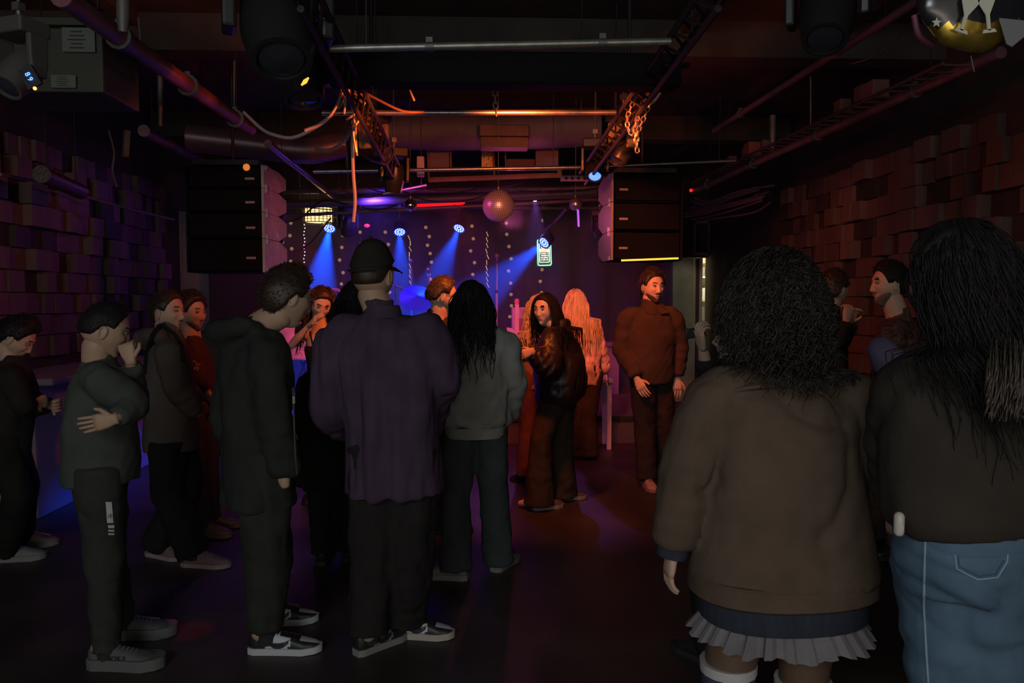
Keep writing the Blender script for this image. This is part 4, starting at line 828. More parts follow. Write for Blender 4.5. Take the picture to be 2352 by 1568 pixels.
        for i in range(n):
            if fc[i]: continue
            m = max(3, int(Ls[i]/st)); pts = path[:m, i]; t = np.arange(m)
            amp = (curl or wave[0])*np.minimum(1, t/3); fr = (1.35 if curl else wave[1]*.1)
            pts = pts+np.stack([np.cos(ph[i]+t*fr)*amp, np.sin(ph[i]*2+t*fr)*amp*.8, np.sin(ph[i]+t*fr*1.1)*amp*(.6 if curl else 0)], 1)
            if spread != 1: pts = pts+outw[i]*(t/m)[:, None]*(spread-1)*.1
            b.tube(pts, np.linspace(r, r*.35, m), 4 if curl else 3)
        s.hairo = obj('hair', b, hairm(col), s.t, ang=None); return s
    def glasses(s, m=None):
        b = B()
        for q in (-1, 1):
            b.tube([s.H((q*.031+.023*math.cos(a), .100-.010*abs(math.cos(a)), .012+.018*math.sin(a))) for a in np.linspace(0, 2*PI, 17)], .0016, 5)
            b.tube([s.H((q*.054, .092, .017)), s.H((q*.076, .04, .016)), s.H((q*.082, -.01, .012))], .0016, 5)
        b.tube([s.H((-.009, .1, .015)), s.H((0, .103, .017)), s.H((.009, .1, .015))], .0016, 5)
        obj('glasses', b, m or mat('glasses_metal', (.55, .45, .4), .25, .9), s.t)
    def beard(s, col='dark', th=.004):
        v, f, _ = shell(s.fem, beard_w, th, th*.4, 3, 120); obj('beard', B().add(s.H(v), f), mat('beard_'+col, {'dark': (.15, .095, .065), 'black': (.07, .035, .024)}[col], .8, 0, .4, 90, .6, 400), s.t, ang=None)
    def groove(s, p, gs):                                        # long pulled folds in the cloth, given by where the photo shows them
        out = np.zeros(len(p))
        for pts, dep, wd in gs:
            q = np.array([tuple(W(x, y, s.d-.15)) for x, y in pts]); q = np.concatenate([np.linspace(q[i], q[i+1], 14) for i in range(len(q)-1)])
            d2 = np.min((p[:, None, 0]-q[None, :, 0])**2+(p[:, None, 2]-q[None, :, 2])**2, axis=1); d_ = np.sqrt(d2)
            j = np.argmin((p[:, None, 0]-q[None, :, 0])**2+(p[:, None, 2]-q[None, :, 2])**2, axis=1)/len(q); tp = np.sqrt(np.clip(np.sin(PI*np.clip(j, .02, .98)), 0, 1)); wd = wd*1.5
            side = np.sign(wav(p, (2, 2, 2), 3)+.2)
            out += (p[:, 1] < s.S[1]+.02)*tp*(-dep*.8*np.exp(-(d_/wd)**2)+dep*.45*np.exp(-((d_-2.6*wd)/(1.7*wd))**2))
        return out
    def top(s, m, pr, sl=(.075, .062, .05), sleeve=('L', 'R'), name='jacket', a=.008, k=(18, 18, 7), seed=1, short=.93, grooves=(), extra=None, vox=.013, cuff=True, coll=.068, bunch=.05, mats2=None, slouch=None):
        J, kk = s.J, s.k; b = B(); s.torso(b, [(t, rx*(.9 if t > .84 else 1)*(.9 if t > .96 else 1), ry) for t, rx, ry in pr]+([(1.20, .070, .066)] if pr[-1][0] > 1.03 else []))
        b.tube([s.S-s.ax*.02*kk, s.S+(J['neck']-s.S)*.5+UP*.015], [coll*1.45*kk, coll*1.06*kk], 16)
        for n_ in sleeve:
            sh, el, wr = J['sh'+n_], J['el'+n_], J['wr'+n_]; sh = sh-UP*.028*kk; pts = [s.S+(sh-s.S)*.4-s.ax*.03, sh]; rr = [sl[0]*.8, sl[0]*.84]
            for t in np.linspace(.15, 1, 8): pts.append(sh+(el-sh)*t); rr.append((sl[0]*(1-t)*(.88+.12*min(1, t*3))+sl[1]*t)*(1+bunch*math.sin(t*17+seed)))
            for t in np.linspace(.08, short, 11): pts.append(el+(wr-el)*t); rr.append((sl[1]*(1-t)+sl[2]*t)*(1+bunch*1.4*math.sin(t*23+seed*2)))
            pts = [np.array(p) for p in pts]
            P = np.array(pts); P[1:-1] = P[1:-1]*.5+(P[:-2]+P[2:])*.25; rr[-1] *= .8; b.tube(P, np.array(rr)*kk, 14)
        if extra: extra(b, s)
        o = fuse(b, vox, 3, lambda p, n: s.groove(p, grooves)+1.7*a*wav(p, k, seed)-1.1*a*np.maximum(0, wav(p, tuple(2.2*x for x in k), seed+9)-.15))
        s.topo = obj(name, o, m, s.t, ang=None); return s.topo
    def legs(s, m, rr=(.10, .075, .07), waist=(.165, .115), name='trousers', a=.006, k=(16, 16, 10), seed=2, hem=.03, grooves=(), low=0, crotch=-.16, vox=.013):
        J, kk = s.J, s.k; b = B(); s.torso(b, [(crotch, waist[0]*.9, waist[1]*.95), (-.04, waist[0]*1.03, waist[1]*1.05), (.1, waist[0], waist[1]*.97), (.2, waist[0]*.92, waist[1]*.9)])
        for n_ in 'LR':
            h, kn, an = J['hip'+n_], J['kn'+n_], J['an'+n_]-UP*hem*kk; pts = [h]; r_ = [rr[0]]
            for t in np.linspace(.1, 1, 8): pts.append(h+(kn-h)*t); r_.append(rr[0]*(1-t)+rr[1]*t)
            for t in np.linspace(.1, 1, 10): pts.append(kn+(an-kn)*t); r_.append((rr[1]*(1-t)+rr[2]*t)*(1+(.05 if t > .6 else .02)*math.sin(t*30+seed)))
            P = np.array(pts); P[1:-1] = P[1:-1]*.5+(P[:-2]+P[2:])*.25; b.tube(P, np.array(r_)*kk, 16)
        o = fuse(b, vox, 3, lambda p, n: s.groove(p, grooves)+(1.5*a*wav(p, k, seed)-1.1*a*np.maximum(0, wav(p, tuple(2.2*x for x in k), seed+5)-.15))*(n[:, 2] > -.7))
        s.lego = obj(name, o, m, s.t, ang=None); return s.lego
    def shoe(s, n_, style, L=.29, name='sneaker', lift=0, mark=None, yaw=None):
        q = s.toe(n_) if yaw is None else np.array((math.sin(R(yaw)), math.cos(R(yaw)), 0)); rt = np.array((q[1], -q[0], 0)); an = s.J['an'+n_].copy(); z0 = lift; o = np.array((an[0], an[1], z0))-q*L*.22
        pitch = style.get('pitch', 0)
        def P(x, y, z):
            z2 = z+math.sin(R(pitch))*y+(.012*max(0, y/L-.75)**1*4*L if y > .75*L else 0); return o+rt*x+q*y+UP*(z2+.001)
        hw = lambda t: np.interp(t, (0, .08, .3, .55, .75, .92, 1), (.018, .032, .034, .040, .047, .034, .008))*style.get('wide', 1)
        ts = np.linspace(0, 1, 26); sh = style.get('sole_h', .026)
        bs = B(); bs.loft([np.array([P(x, t*L*1.03-.004, z) for x, z in ((-hw(t)-.004, 0), (hw(t)+.004, 0), (hw(t)+.006, sh), (-hw(t)-.006, sh))]) for t in ts])
        bu = B(); rings = []; tops = np.interp(ts, (0, .06, .28, .36, .62, .8, .95, 1), (.085, .098, .088, .092, .072, .056, .043, .03))
        for t, tp in zip(ts, tops):
            rr = []
            for a in np.linspace(0, PI, 15): ca, sa = math.cos(a), math.sin(a); rr.append(P(hw(t)*.97*math.copysign(abs(ca)**.7, ca), t*L, sh*.7+(tp-sh*.7)*abs(sa)**.75))
            for a in (.6, -.6): rr.append(P(-hw(t)*a, t*L, sh*.6))
            rings.append(np.array(rr))
        n = len(rings[0]); bu.loft(rings)
        cf = style.get('panel')
        if cf:
            for i, f in enumerate(bu.f):
                if len(f) == 4: j, c = f[0]//n, f[0] % n; bu.m[i] = cf(ts[j], min(c, 14-c) if c < 15 else 0)
        up = obj(name, bu, style['upper'], s.t, ang=None)
        so = obj('sole', bs, style['sole'], up, ang=50)
        obj('sock', B().tube([an-UP*.045+q*.01, an+UP*.03+q*.004, an+UP*.09], [.047, .045, .045], 12), cloth('dark_sock', (.03, .03, .03)), up)
        b = B()
        for t in (.40, .46, .52, .58, .64):
            tp = np.interp(t, (.36, .62, .8), (.092, .072, .056)); b.tube([P(-.018, t*L, tp-.004), P(0, t*L+.004, tp+.005), P(.018, t*L, tp-.004)], .0035, 5)
        obj('laces', b, style.get('lace', style['sole']), up)
        def SF(y, z, sd): # point on the side of the upper
            t = y; tp = np.interp(t, (0, .06, .28, .36, .62, .8, .95, 1), (.085, .098, .088, .092, .072, .056, .043, .03)); u = np.clip((z-sh*.7)/(tp-sh*.7), 0, 1)**(1/.75); a = math.asin(min(1, u)); return P(sd*(hw(t)*.97*math.cos(a)**.7+.0018), t*L, z)
        if mark == 'swoosh':
            for sd in (-1, 1):
                cl = [(.26, .058, .001), (.30, .050, .006), (.36, .043, .011), (.43, .041, .0125), (.50, .046, .011), (.56, .056, .007), (.60, .066, .003), (.62, .074, .0012)][::1]
                cl = [(.62-(y-.26)*1.0, z, w_) for y, z, w_ in cl][::-1]; cl = [(.88-y, z, w_) for y, z, w_ in cl]
                vv = []; 
                for y, z, w_ in cl: vv += [SF(y, z+w_, sd), SF(y, z-w_, sd)]
                obj('side_mark', B().add(vv, [(2*i, 2*i+1, 2*i+3, 2*i+2) for i in range(len(cl)-1)]), style['mark'], up, False)
        elif mark:
            for sd in (-1, 1):
                M = Matrix((( *(rt*0+q*(1 if sd > 0 else -1)), 0), (*UP, 0), (*(rt*sd), 0), (0, 0, 0, 1))).transposed(); M = Matrix.Translation(Vector(SF(.42, .055, sd))+Vector(rt*sd)*.002) @ M.to_3x3().to_4x4()
                obj('side_mark', text_b(mark, .030, M), style['mark'], up, False)
        return up
    def part(s, name, b, m, **k): return obj(name, b, m, s.t, **k)
# ------------------------------------------------------------ the crowd
def FL(px, d, z=.09): p = W(px, 784, d); return np.array((p.x, p.y, z))
WSOLE = mat('white_sole', (.50, .52, .55), .6); LEA_B = mat('black_leather', (.02, .02, .022), .4); LEA_W = mat('white_leather', (.48, .52, .58), .45)
GSOLE = mat('grey_sole', (.22, .22, .21), .6); KNIT = cloth('grey_knit', (.20, .20, .20)); DSOLE = mat('dark_sole', (.03, .03, .03), .6); RSOLE = mat('red_sneaker', (.3, .16, .13), .6)
def dunk(t, c):                                                  # black overlays on a pale upper
    if t < .24: return 0
    if t < .60: return 0 if c > 4.5 and t > .40 else (1 if c > .5 or t < .55 else 0)
    if t < .70: return 0
    return 1 if c > 4 else 0
DUNK = dict(upper=[LEA_B, LEA_W], sole=WSOLE, lace=LEA_B, mark=LEA_B, panel=dunk, sole_h=.03)
# 1 tall man in the cap
p = Person('tall man seen from behind in a dark cap and long purple shirt', 880, 3.25, 1.79, 0, dict(head=(858, 626, .03), shL=(775, 742, 0), shR=(982, 738, 0), elL=(752, 930, .02), wrL=(790, 990, .24), elR=(1012, 875, .02), wrR=(985, 985, .26),
    pelvis=(905, 1000, 0), knL=(858, 1290, 0), knR=(942, 1290, .02), anL=FL(838, 3.22), anR=FL(925, 3.36)), hyaw=22, hpitch=4)
p.body('olive', (None, None)); p.hair_short('fade', 'dark', .006, 120, .006)
p.top(cloth('purple_shirt', (.062, .040, .072), bump=.5), [(-.50, .215, .15), (-.3, .208, .147), (.1, .195, .14), (.45, .20, .14), (.75, .215, .135), (.93, .195, .115), (1.04, .12, .085), (1.12, .07, .065)], (.098, .09, .07), name='shirt', a=.010, k=(20, 14, 4), seed=4, coll=.062, bunch=.03, grooves=[([(915, 730), (935, 850), (945, 1000), (960, 1100)], .010, .012), ([(815, 780), (812, 900), (808, 1040), (805, 1130)], .012, .010), ([(878, 900), (880, 1000), (870, 1120)], .007, .012), ([(985, 800), (1000, 900), (1005, 960)], .010, .012)])
b = B(); b.tube([p.S+UP*.02, p.S+UP*.055, p.S+UP*.075], [.088, .080, .073], 20, cap=False); p.part('collar', b, MATS['purple_shirt'])
p.legs(cloth('black_trousers', (.020, .018, .018)), (.115, .10, .098), seed=3, hem=0, a=.008)
p.ft = (95, 45); p.shoe('L', dict(DUNK, mark=LEA_B, upper=[LEA_B, mat('grey_leather', (.2, .2, .2), .5)], sole=GSOLE), mark='swoosh'); p.shoe('R', dict(DUNK, sole=mat('cream_sole', (.42, .39, .34), .6)), mark='swoosh')
v, f, w_ = shell(0, lambda v: sstep((v[:, 2]-np.interp(v[:, 1], (-.1, -.04, .03, .08), (.030, .032, .044, .046)))/.010), .016); CAPM = cloth('cap_cloth', (.022, .020, .016))
v = v+np.array((0, 0, 1.))*(.022*sstep((v[:, 2]-.06)/.06))[:, None]; cap = obj('cap', B().add(p.H(v), f), CAPM, p.t, ang=None)
b = B(); n = 17; vv = []
for z in (0, -.004):
    for r0 in (0, 1):
        for i in range(n):
            a = -1.2+2.4*i/(n-1); vv.append(p.H((.078*math.sin(a), .052+.045*math.cos(a)+r0*.07*math.cos(a*.75), .045+z-r0*.022-.012*abs(a))))
f = [(i, i+1, n+i+1, n+i) for i in range(n-1)]+[(2*n+i, 3*n+i, 3*n+i+1, 2*n+i+1) for i in range(n-1)]+[(n+i, n+i+1, 3*n+i+1, 3*n+i) for i in range(n-1)]
obj('cap_brim', B().add(vv, f), CAPM, cap); obj('cap_button', B().ell(p.H((0, -.01, .158)), .008), CAPM, cap)
b = B(); b.tube([p.H((.06*math.sin(a), -.114*math.cos(a*.55)-.004, .030)) for a in np.linspace(-1.3, 1.3, 9)], .007, 6); obj('cap_strap', b, CAPM, cap)
# 2 man in the dark hooded jacket, left
p = Person('man in black hooded jacket and black and white sneakers, looking right', 600, 3.27, 1.78, 62, dict(head=(662, 676, 0), pelvis=(592, 1005, 0), shR=(618, 770, -.14), shL=(552, 768, .14), elR=(628, 960, -.17), wrR=(655, 1112, -.16), elL=(520, 960, .16), wrL=(590, 1090, .2),
    knR=(612, 1280, -.05), knL=(625, 1260, .13), anR=FL(597, 3.23), anL=FL(603, 3.52)), hyaw=56, hpitch=-14)
p.body('olive', ('fist', None)); p.face(); p.hair_short('low', 'dark', .020, 420, .014, 2, .35); p.glasses()
JB = cloth('black_jacket', (.026, .028, .026))
def hood(b, s):
    bk = -s.Fw; c = s.S+UP*.03
    b.tube([c+s.SR*.13*math.cos(a)+bk*(.05+.09*math.sin(a))+UP*(.0+.015*math.cos(2*a)) for a in np.linspace(-.35, PI+.35, 15)], [.03+.025*math.sin(t) for t in np.linspace(0, PI, 15)], 10, round_=True)
    b.ell(c+bk*.085-UP*.03, (.10, .07, .07))
p.top(JB, [(-.58, .19, .155), (-.2, .185, .15), (.3, .18, .145), (.6, .185, .145), (.85, .185, .13), (1.0, .13, .10), (1.1, .08, .08)], (.092, .088, .06), extra=hood, a=.008, k=(14, 14, 6), seed=8, short=.88, grooves=[([(560, 990), (585, 1060), (640, 1110)], .008, .012), ([(600, 820), (590, 900), (600, 980)], .008, .014)])
b = B().tube(cat_pts(W(673, 890, 3.0), W(675, 960, 3.0), W(678, 1040, 3.0), W(682, 1090, 3.02)), .0035, 5).box(W(675, 918, 2.99), (.01, .006, .03)); p.part('zipper', b, DSTEEL)
p.legs(cloth('charcoal_trousers', (.030, .031, .029)), (.115, .10, .085), (.17, .13), seed=11, hem=-.02, a=.008)
p.ft = (28, 22); p.shoe('R', DUNK, .31, mark='swoosh'); p.shoe('L', DUNK, .30, mark='swoosh')
# 3 girl in the grey jacket
p = Person('girl with long black hair in a loose grey jacket and dark jeans, seen from behind', 1092, 4.15, 1.68, -6, dict(head=(1083, 692, .0), shL=(1028, 775, .02), shR=(1150, 765, 0), elL=(1006, 880, .05), wrL=(1030, 960, .2), elR=(1182, 880, 0), wrR=(1165, 970, .12),
    knL=(1046, 1165, 0), knR=(1137, 1165, .02), anL=FL(1048, 4.06), anR=FL(1146, 4.2)), fem=1, hyaw=-8, hroll=0)
p.body('olive', (None, None)); p.hair_long('black', (.18, .42), 380, 3, .0038, (.010, 6), torso=(.12, .165), th=.018, push=1.04)
p.top(cloth('grey_jacket', (.25, .25, .235)), [(-.20, .185, .14), (-.12, .215, .165), (.1, .225, .17), (.4, .215, .165), (.7, .20, .15), (.92, .165, .11), (1.04, .10, .08), (1.1, .07, .065)], (.095, .09, .06), a=.011, k=(13, 13, 9), seed=21, bunch=.06, grooves=[([(1025, 850), (1070, 895), (1115, 922)], .009, .010), ([(1022, 900), (1060, 960), (1130, 990), (1180, 990)], .010, .012), ([(1022, 940), (1050, 985), (1090, 1000)], .008, .009), ([(1165, 800), (1175, 880), (1178, 960)], .010, .012)])
b = B(); p.torso(b, [(-.30, .178, .135), (-.26, .185, .14), (-.20, .185, .14), (-.17, .19, .145)]); p.part('hem_band', b, MATS['grey_jacket'])
p.legs(cloth('dark_jeans', (.050, .058, .062)), (.105, .088, .098), (.165, .13), seed=5, hem=.05, a=.007)
GS = dict(upper=KNIT, sole=GSOLE, wide=1.1, sole_h=.032); p.ft = (35, -70); p.shoe('L', GS, .27); p.shoe('R', GS, .27)
# 4 curly woman in the brown coat
p = Person('woman with big curly dark hair in a brown coat over a pleated skirt', 1800, 2.2, 1.70, -4, dict(head=(1772, 700, .02), pelvis=(1800, 1130, 0), shL=(1640, 880, 0), shR=(1938, 868, 0), elL=(1578, 1075, 0), wrL=(1545, 1262, .0), elR=(1995, 1050, 0), wrR=(1975, 1190, .17),
    hipL=(1725, 1180, 0), hipR=(1870, 1180, 0), knL=(1672, 1560, 0), knR=(1845, 1560, 0), anL=FL(1660, 2.2), anR=FL(1850, 2.2)), fem=1, hyaw=-12)
p.body('tan', ('relax', None)); p.hair_long('soft_black', (.06, .17), 2300, 5, .0030, th=.045, curl=.014, torso=(.20, .15), push=1.46, spread=1.2, st=.014)
def yoke(b, s): pass
BC_ = cloth('brown_coat', (.105, .074, .054), bscale=180)
p.top(BC_, [(-.52, .292, .20), (-.35, .28, .195), (-.05, .255, .18), (.3, .235, .17), (.65, .232, .165), (.88, .215, .14), (1.0, .15, .11), (1.1, .085, .085)], (.10, .088, .070), name='coat', a=.009, k=(9, 9, 4), seed=31, vox=.012, bunch=.03, grooves=[([(1790, 900), (1830, 945), (1890, 975), (1955, 980), (1965, 960)], .016, .011), ([(1655, 935), (1640, 1010), (1615, 1045)], .012, .010), ([(1672, 1050), (1665, 1120), (1640, 1150), (1620, 1140)], .015, .010), ([(1962, 1010), (1955, 1120), (1915, 1200), (1865, 1245)], .014, .012), ([(1760, 930), (1765, 1100), (1765, 1300)], .007, .03)])
b = B(); p.torso(b, [(-.62, .288, .196), (-.605, .297, .205), (-.50, .295, .203), (-.485, .288, .196)]); p.part('hem_band', b, BC_)
b = B(); cp = [W(x, y, 2.2) for x, y in ()]
def on_back(pts, s, r, dy):                                      # seam or fold following the back of a coat
    out = []
    for x, y in pts:
        q = W(x, y, s.d); o = np.array(tuple(q)); t = np.dot(o-s.J['pelvis'], s.ax)/np.linalg.norm(s.S-s.J['pelvis']); c = s.J['pelvis']+(s.S-s.J['pelvis'])*t
        rx = np.interp(t, (-.8, 0, .6, .9, 1.05), (.28, .25, .232, .215, .11))*s.k; u = np.clip(np.dot(o-c, s.R)/rx, -.95, .95)
        ry = np.interp(t, (-.8, 0, .6, .9, 1.05), (.20, .175, .165, .14, .09))*s.k; o = o-s.Fw*(ry*math.sqrt(1-u*u)+dy); out.append(W(x, y, o[1]))
    return out
b = B().tube(cat_pts(*on_back([(1625, 925), (1690, 897), (1760, 886), (1830, 888), (1890, 905), (1935, 945)], p, 0, .0)), .005, 6); p.part('yoke_seam', b, BC_)
p.legs(mat('brown_tights', (.12, .075, .05), .5, 0, .1, 8, .3, 300), (.112, .078, .06), (.16, .12), name='tights', a=.001, seed=3, hem=-.02)
b = B(); p.torso(b, [(-.77, .262, .185), (-.755, .266, .189), (-.55, .262, .18), (-.4, .2, .14)]); p.part('sweater_hem', b, cloth('navy_knit', (.035, .042, .062), stretch=(6, 6, .5)))
b = B(); rg = []; n = 168; hz_ = p.J['pelvis'][2]
for zr, rx, ry, am in ((hz_-.15, .19, .14, .002), (hz_-.355, .222, .152, .003), (hz_-.435, .275, .203, .009)):
    a = np.linspace(0, 2*PI, n, endpoint=False); rr = 1+am/.2*np.where(np.arange(n) % 6 < 3, 1, -1)*(1+.5*np.sin(a*5)); rg.append(np.stack([p.J['pelvis'][0]+rx*rr*np.cos(a), p.J['pelvis'][1]+ry*rr*np.sin(a), zr+.007*np.sin(a*9)+.02*np.cos(a)*0], 1))
b.loft(rg, cap=False); sk_ = p.part('pleated_skirt', b, cloth('grey_pleats', (.19, .18, .19)), ang=25)
for n_ in 'LR':
    b = B(); kn, an = p.J['kn'+n_], p.J['an'+n_]; u_ = .03 if n_ == 'L' else -.03; b.tube([kn+UP*u_, kn-UP*.08, kn*.5+an*.5, an], [.083, .076, .066, .045], 16); s_ = p.part('knee_sock', b, cloth('navy_sock', (.05, .06, .10)))
    obj('sock_cuff', B().tube([kn+UP*u_, kn+UP*(u_+.03)], [.086, .087], 16), cloth('white_rib', (.45, .45, .45)), s_)
    b = B().tube([p.J['wr'+n_]-nv(p.J['wr'+n_]-p.J['el'+n_])*.03, p.J['wr'+n_]+nv(p.J['wr'+n_]-p.J['el'+n_])*.02], [.052, .046], 14); p.part('sweater_cuff', b, MATS['navy_knit'])
    p.shoe(n_, dict(upper=LEA_B, sole=DSOLE), .26, 'boot')
# 5 person in light blue jeans at the right edge
p = Person('person with long dark hair in a dark sweater and light blue jeans', 2228, 1.78, 1.73, -24, dict(head=(2195, 625, .02), pelvis=(2214, 1250, 0), shL=(2092, 838, .05), shR=(2345, 828, -.05), elL=(2062, 1020, .12), wrL=(2062, 1175, .18), elR=(2440, 1040, -.02), wrR=(2400, 1190, .14),
    hipL=(2158, 1290, .03), hipR=(2262, 1290, -.03), knL=(2185, 1640, 0), knR=(2255, 1640, 0), anL=FL(2190, 1.85), anR=FL(2265, 1.75)), fem=1, hyaw=-42)
p.body('tan', ('hold', None)); p.hair_long('black', (.26, .46), 1100, 8, .0030, (.010, 6), torso=(.21, .17), th=.025, push=1.14, drift=(.35, 0, 0))
p.top(cloth('black_sweater', (.040, .034, .028)), [(.10, .178, .148), (.18, .20, .162), (.35, .20, .155), (.6, .20, .15), (.88, .19, .13), (1.0, .13, .10), (1.1, .08, .08)], (.095, .088, .06), name='sweater', a=.007, k=(10, 10, 6), seed=41)
JE = cloth('light_denim', (.085, .145, .215), bscale=400, var=.28, vscale=5)
p.legs(JE, (.115, .092, .09), (.165, .14), name='jeans', a=.006, k=(12, 12, 16), seed=14, vox=.010, crotch=-.22, grooves=[([(2140, 1302), (2200, 1325), (2260, 1335)], .008, .007), ([(2130, 1355), (2190, 1385), (2262, 1412)], .010, .007), ([(2262, 1355), (2310, 1375), (2330, 1400)], .009, .008), ([(2300, 1312), (2330, 1320)], .008, .007), ([(2240, 1500), (2250, 1470), (2246, 1440)], .007, .012)])
def surf(pts, y0, r, m, nm):                                     # stitching lifted onto the back of the jeans
    p.part(nm, B().tube([W(x, y, y0+k_) for x, y, k_ in pts], r, 5), m)
DKD = cloth('denim_seam', (.07, .12, .19))
dep = bpy.context.evaluated_depsgraph_get(); bpy.context.view_layer.update()
def cast(px, py, o):                                             # where the garment lies under that sight line
    im = o.matrix_world.inverted(); bpy.context.view_layer.update(); im = o.matrix_world.inverted(); a = im @ CAM; dv = (im @ W(px, py, 3.0)-a).normalized()
    hit, loc, nr, _ = o.ray_cast(a, dv); return (o.matrix_world @ loc, (o.matrix_world.to_3x3() @ nr).normalized()) if hit else None
def seam(o, pts, r, m, nm, par):
    q = []
    for i in range(len(pts)-1):
        for t in np.linspace(0, 1, 9)[:-1]: q.append((pts[i][0]*(1-t)+pts[i+1][0]*t, pts[i][1]*(1-t)+pts[i+1][1]*t))
    P = [h for h in (cast(x, y, o) for x, y in q+[pts[-1]]) if h]
    if len(P) > 3: P = [a+n*.001 for a, n in P]; return obj(nm, B().tube(P, r, 5), m, par)
LT = cloth('pale_thread', (.22, .32, .42))
jo = p.lego
for pts in ([(2126, 1200), (2124, 1290), (2122, 1390), (2128, 1500), (2132, 1566)], ): seam(jo, pts, .0035, LT, 'side_seam', p.t)
seam(jo, [(2186, 1208), (2197, 1305), (2245, 1330), (2290, 1325), (2312, 1290), (2318, 1215)], .003, LT, 'pocket_stitching', p.t); seam(jo, [(2192, 1210), (2203, 1300), (2248, 1323), (2286, 1318), (2306, 1286)], .0018, DKD, 'pocket_stitching', p.t)
b = B(); p.torso(b, [(.04, .168, .142), (.06, .171, .145), (.14, .168, .142), (.17, .16, .136)]); p.part('waistband', b, JE)
for x in (2126, 2200): h = cast(x, 1190, jo); 
for n_ in 'LR': p.shoe(n_, dict(upper=LEA_B, sole=DSOLE), .27)
rg = np.random.default_rng(4); b = B()
for i in range(110):
    x0 = rg.uniform(2268, 2352); y0 = rg.uniform(770, 900); y1 = rg.uniform(900, 972); ph = rg.uniform(0, 6.3); am = rg.uniform(3, 9); b.tube([W(x0+(x0-2310)*.15*t+am*math.sin(ph+t*7)*t, y0+(y1-y0)*t, 1.575+.012*math.cos(ph+t*7)) for t in np.linspace(0, 1, 16)], .0004+.0022*np.sin(np.linspace(0, PI*.85, 16)), 4)
p.part('wavy_hair_ends', b, hairm('light_brown'), ang=None)['label'] = 'lighter wavy ends of the hair'
# white case in that person's hand
c = W(2065, 1203, 1.62); t = thing('white_case', c, 'small white rounded case held at the hip of the person in light jeans', 'case')
obj('shell', B().tube([c+Vector((0, 0, .018)), c-Vector((0, 0, .018))], .0115, 14, round_=True), mat('white_plastic', (.5, .48, .42), .3), t); obj('ring_mark', B().tube([c+Vector((.003*math.cos(a), -.0125, -.006+.005*math.sin(a))) for a in np.linspace(0, 2*PI, 13)], .0009, 4), mat('chalk', (.8, .8, .8), .4), t)
# 6 man in the green-grey sweater
p = Person('man in grey green sweater with his hand at his mouth, thick soled grey sneakers', 225, 3.2, 1.62, 72, dict(head=(243, 752, 0), pelvis=(232, 1040, 0), shR=(215, 850, -.15), shL=(240, 842, .16), elR=(305, 960, -.16), wrR=(268, 950, -.24), elL=(312, 935, .12), wrL=(300, 828, -.03),
    knR=(240, 1260, -.06), knL=(245, 1250, .08), anR=FL(222, 3.12), anL=FL(262, 3.4)), hyaw=66, hpitch=-16)
p.J['elR'] = np.array(tuple(W(312, 930, 3.08))); p.J['wrR'] = np.array(tuple(W(262, 962, 2.93)))
p.body('olive', (('fist', (-.25, -.1, 1)), ('flat', (-1, -.12, -.2), (0, 0, 1))), pn=((0, 1, 0), (-.1, 1, 0)), hk=.9); p.face(); p.hair_short('fade', 'black', .010, 300, .009, 4, .3)
p.top(cloth('green_sweater', (.060, .068, .060)), [(-.26, .175, .16), (-.1, .18, .165), (.2, .175, .16), (.55, .165, .145), (.8, .16, .12), (.97, .12, .095), (1.08, .07, .07)], (.085, .072, .045), name='sweater', a=.006, k=(14, 14, 8), seed=51, short=.93, bunch=.05)
p.legs(cloth('grey_joggers', (.036, .037, .035)), (.115, .085, .062), (.16, .13), name='joggers', a=.006, k=(18, 18, 12), seed=9, hem=.02)
lo = p.lego; PR = mat('white_print', (.55, .58, .60), .6)
def patch(o, x0, y0, x1, y1, m, nm, par, nx=4, ny=6, skew=0):
    v = []
    for j in range(ny+1):
        for i in range(nx+1):
            x, y = x0+(x1-x0)*i/nx+skew*j/ny, y0+(y1-y0)*j/ny; h = cast(x, y, o)
            if not h: return
            v.append(h[0]+h[1]*.0025)
    return obj(nm, B().add(v, [(j*(nx+1)+i, (j+1)*(nx+1)+i, (j+1)*(nx+1)+i+1, j*(nx+1)+i+1) for j in range(ny) for i in range(nx)]), m, par)
for x0, y0, x1, y1, sk2 in ((242, 1152, 256, 1200, 4), (248, 1205, 262, 1212, 0), (248, 1216, 262, 1220, 0), (248, 1224, 262, 1228, 0)): patch(lo, x0, y0, x1, y1, PR, 'printed_block', p.t, skew=sk2)
h = cast(252, 1184, lo)
if h: obj('printed_number', text_b('03', .022, Matrix.Translation(h[0]+Vector((0, -.006, 0))) @ Matrix.Rotation(R(90), 4, 'X'), .0006), INK, p.t, False)
HO = dict(upper=cloth('grey_mesh', (.10, .105, .105)), sole=mat('thick_sole', (.115, .12, .12), .7), sole_h=.048, wide=1.15, mark=mat('dark_print', (.02, .025, .015), .6)); p.ft = (20, 12); p.shoe('R', HO, .31, mark='HOKA'); p.shoe('L', HO, .30)
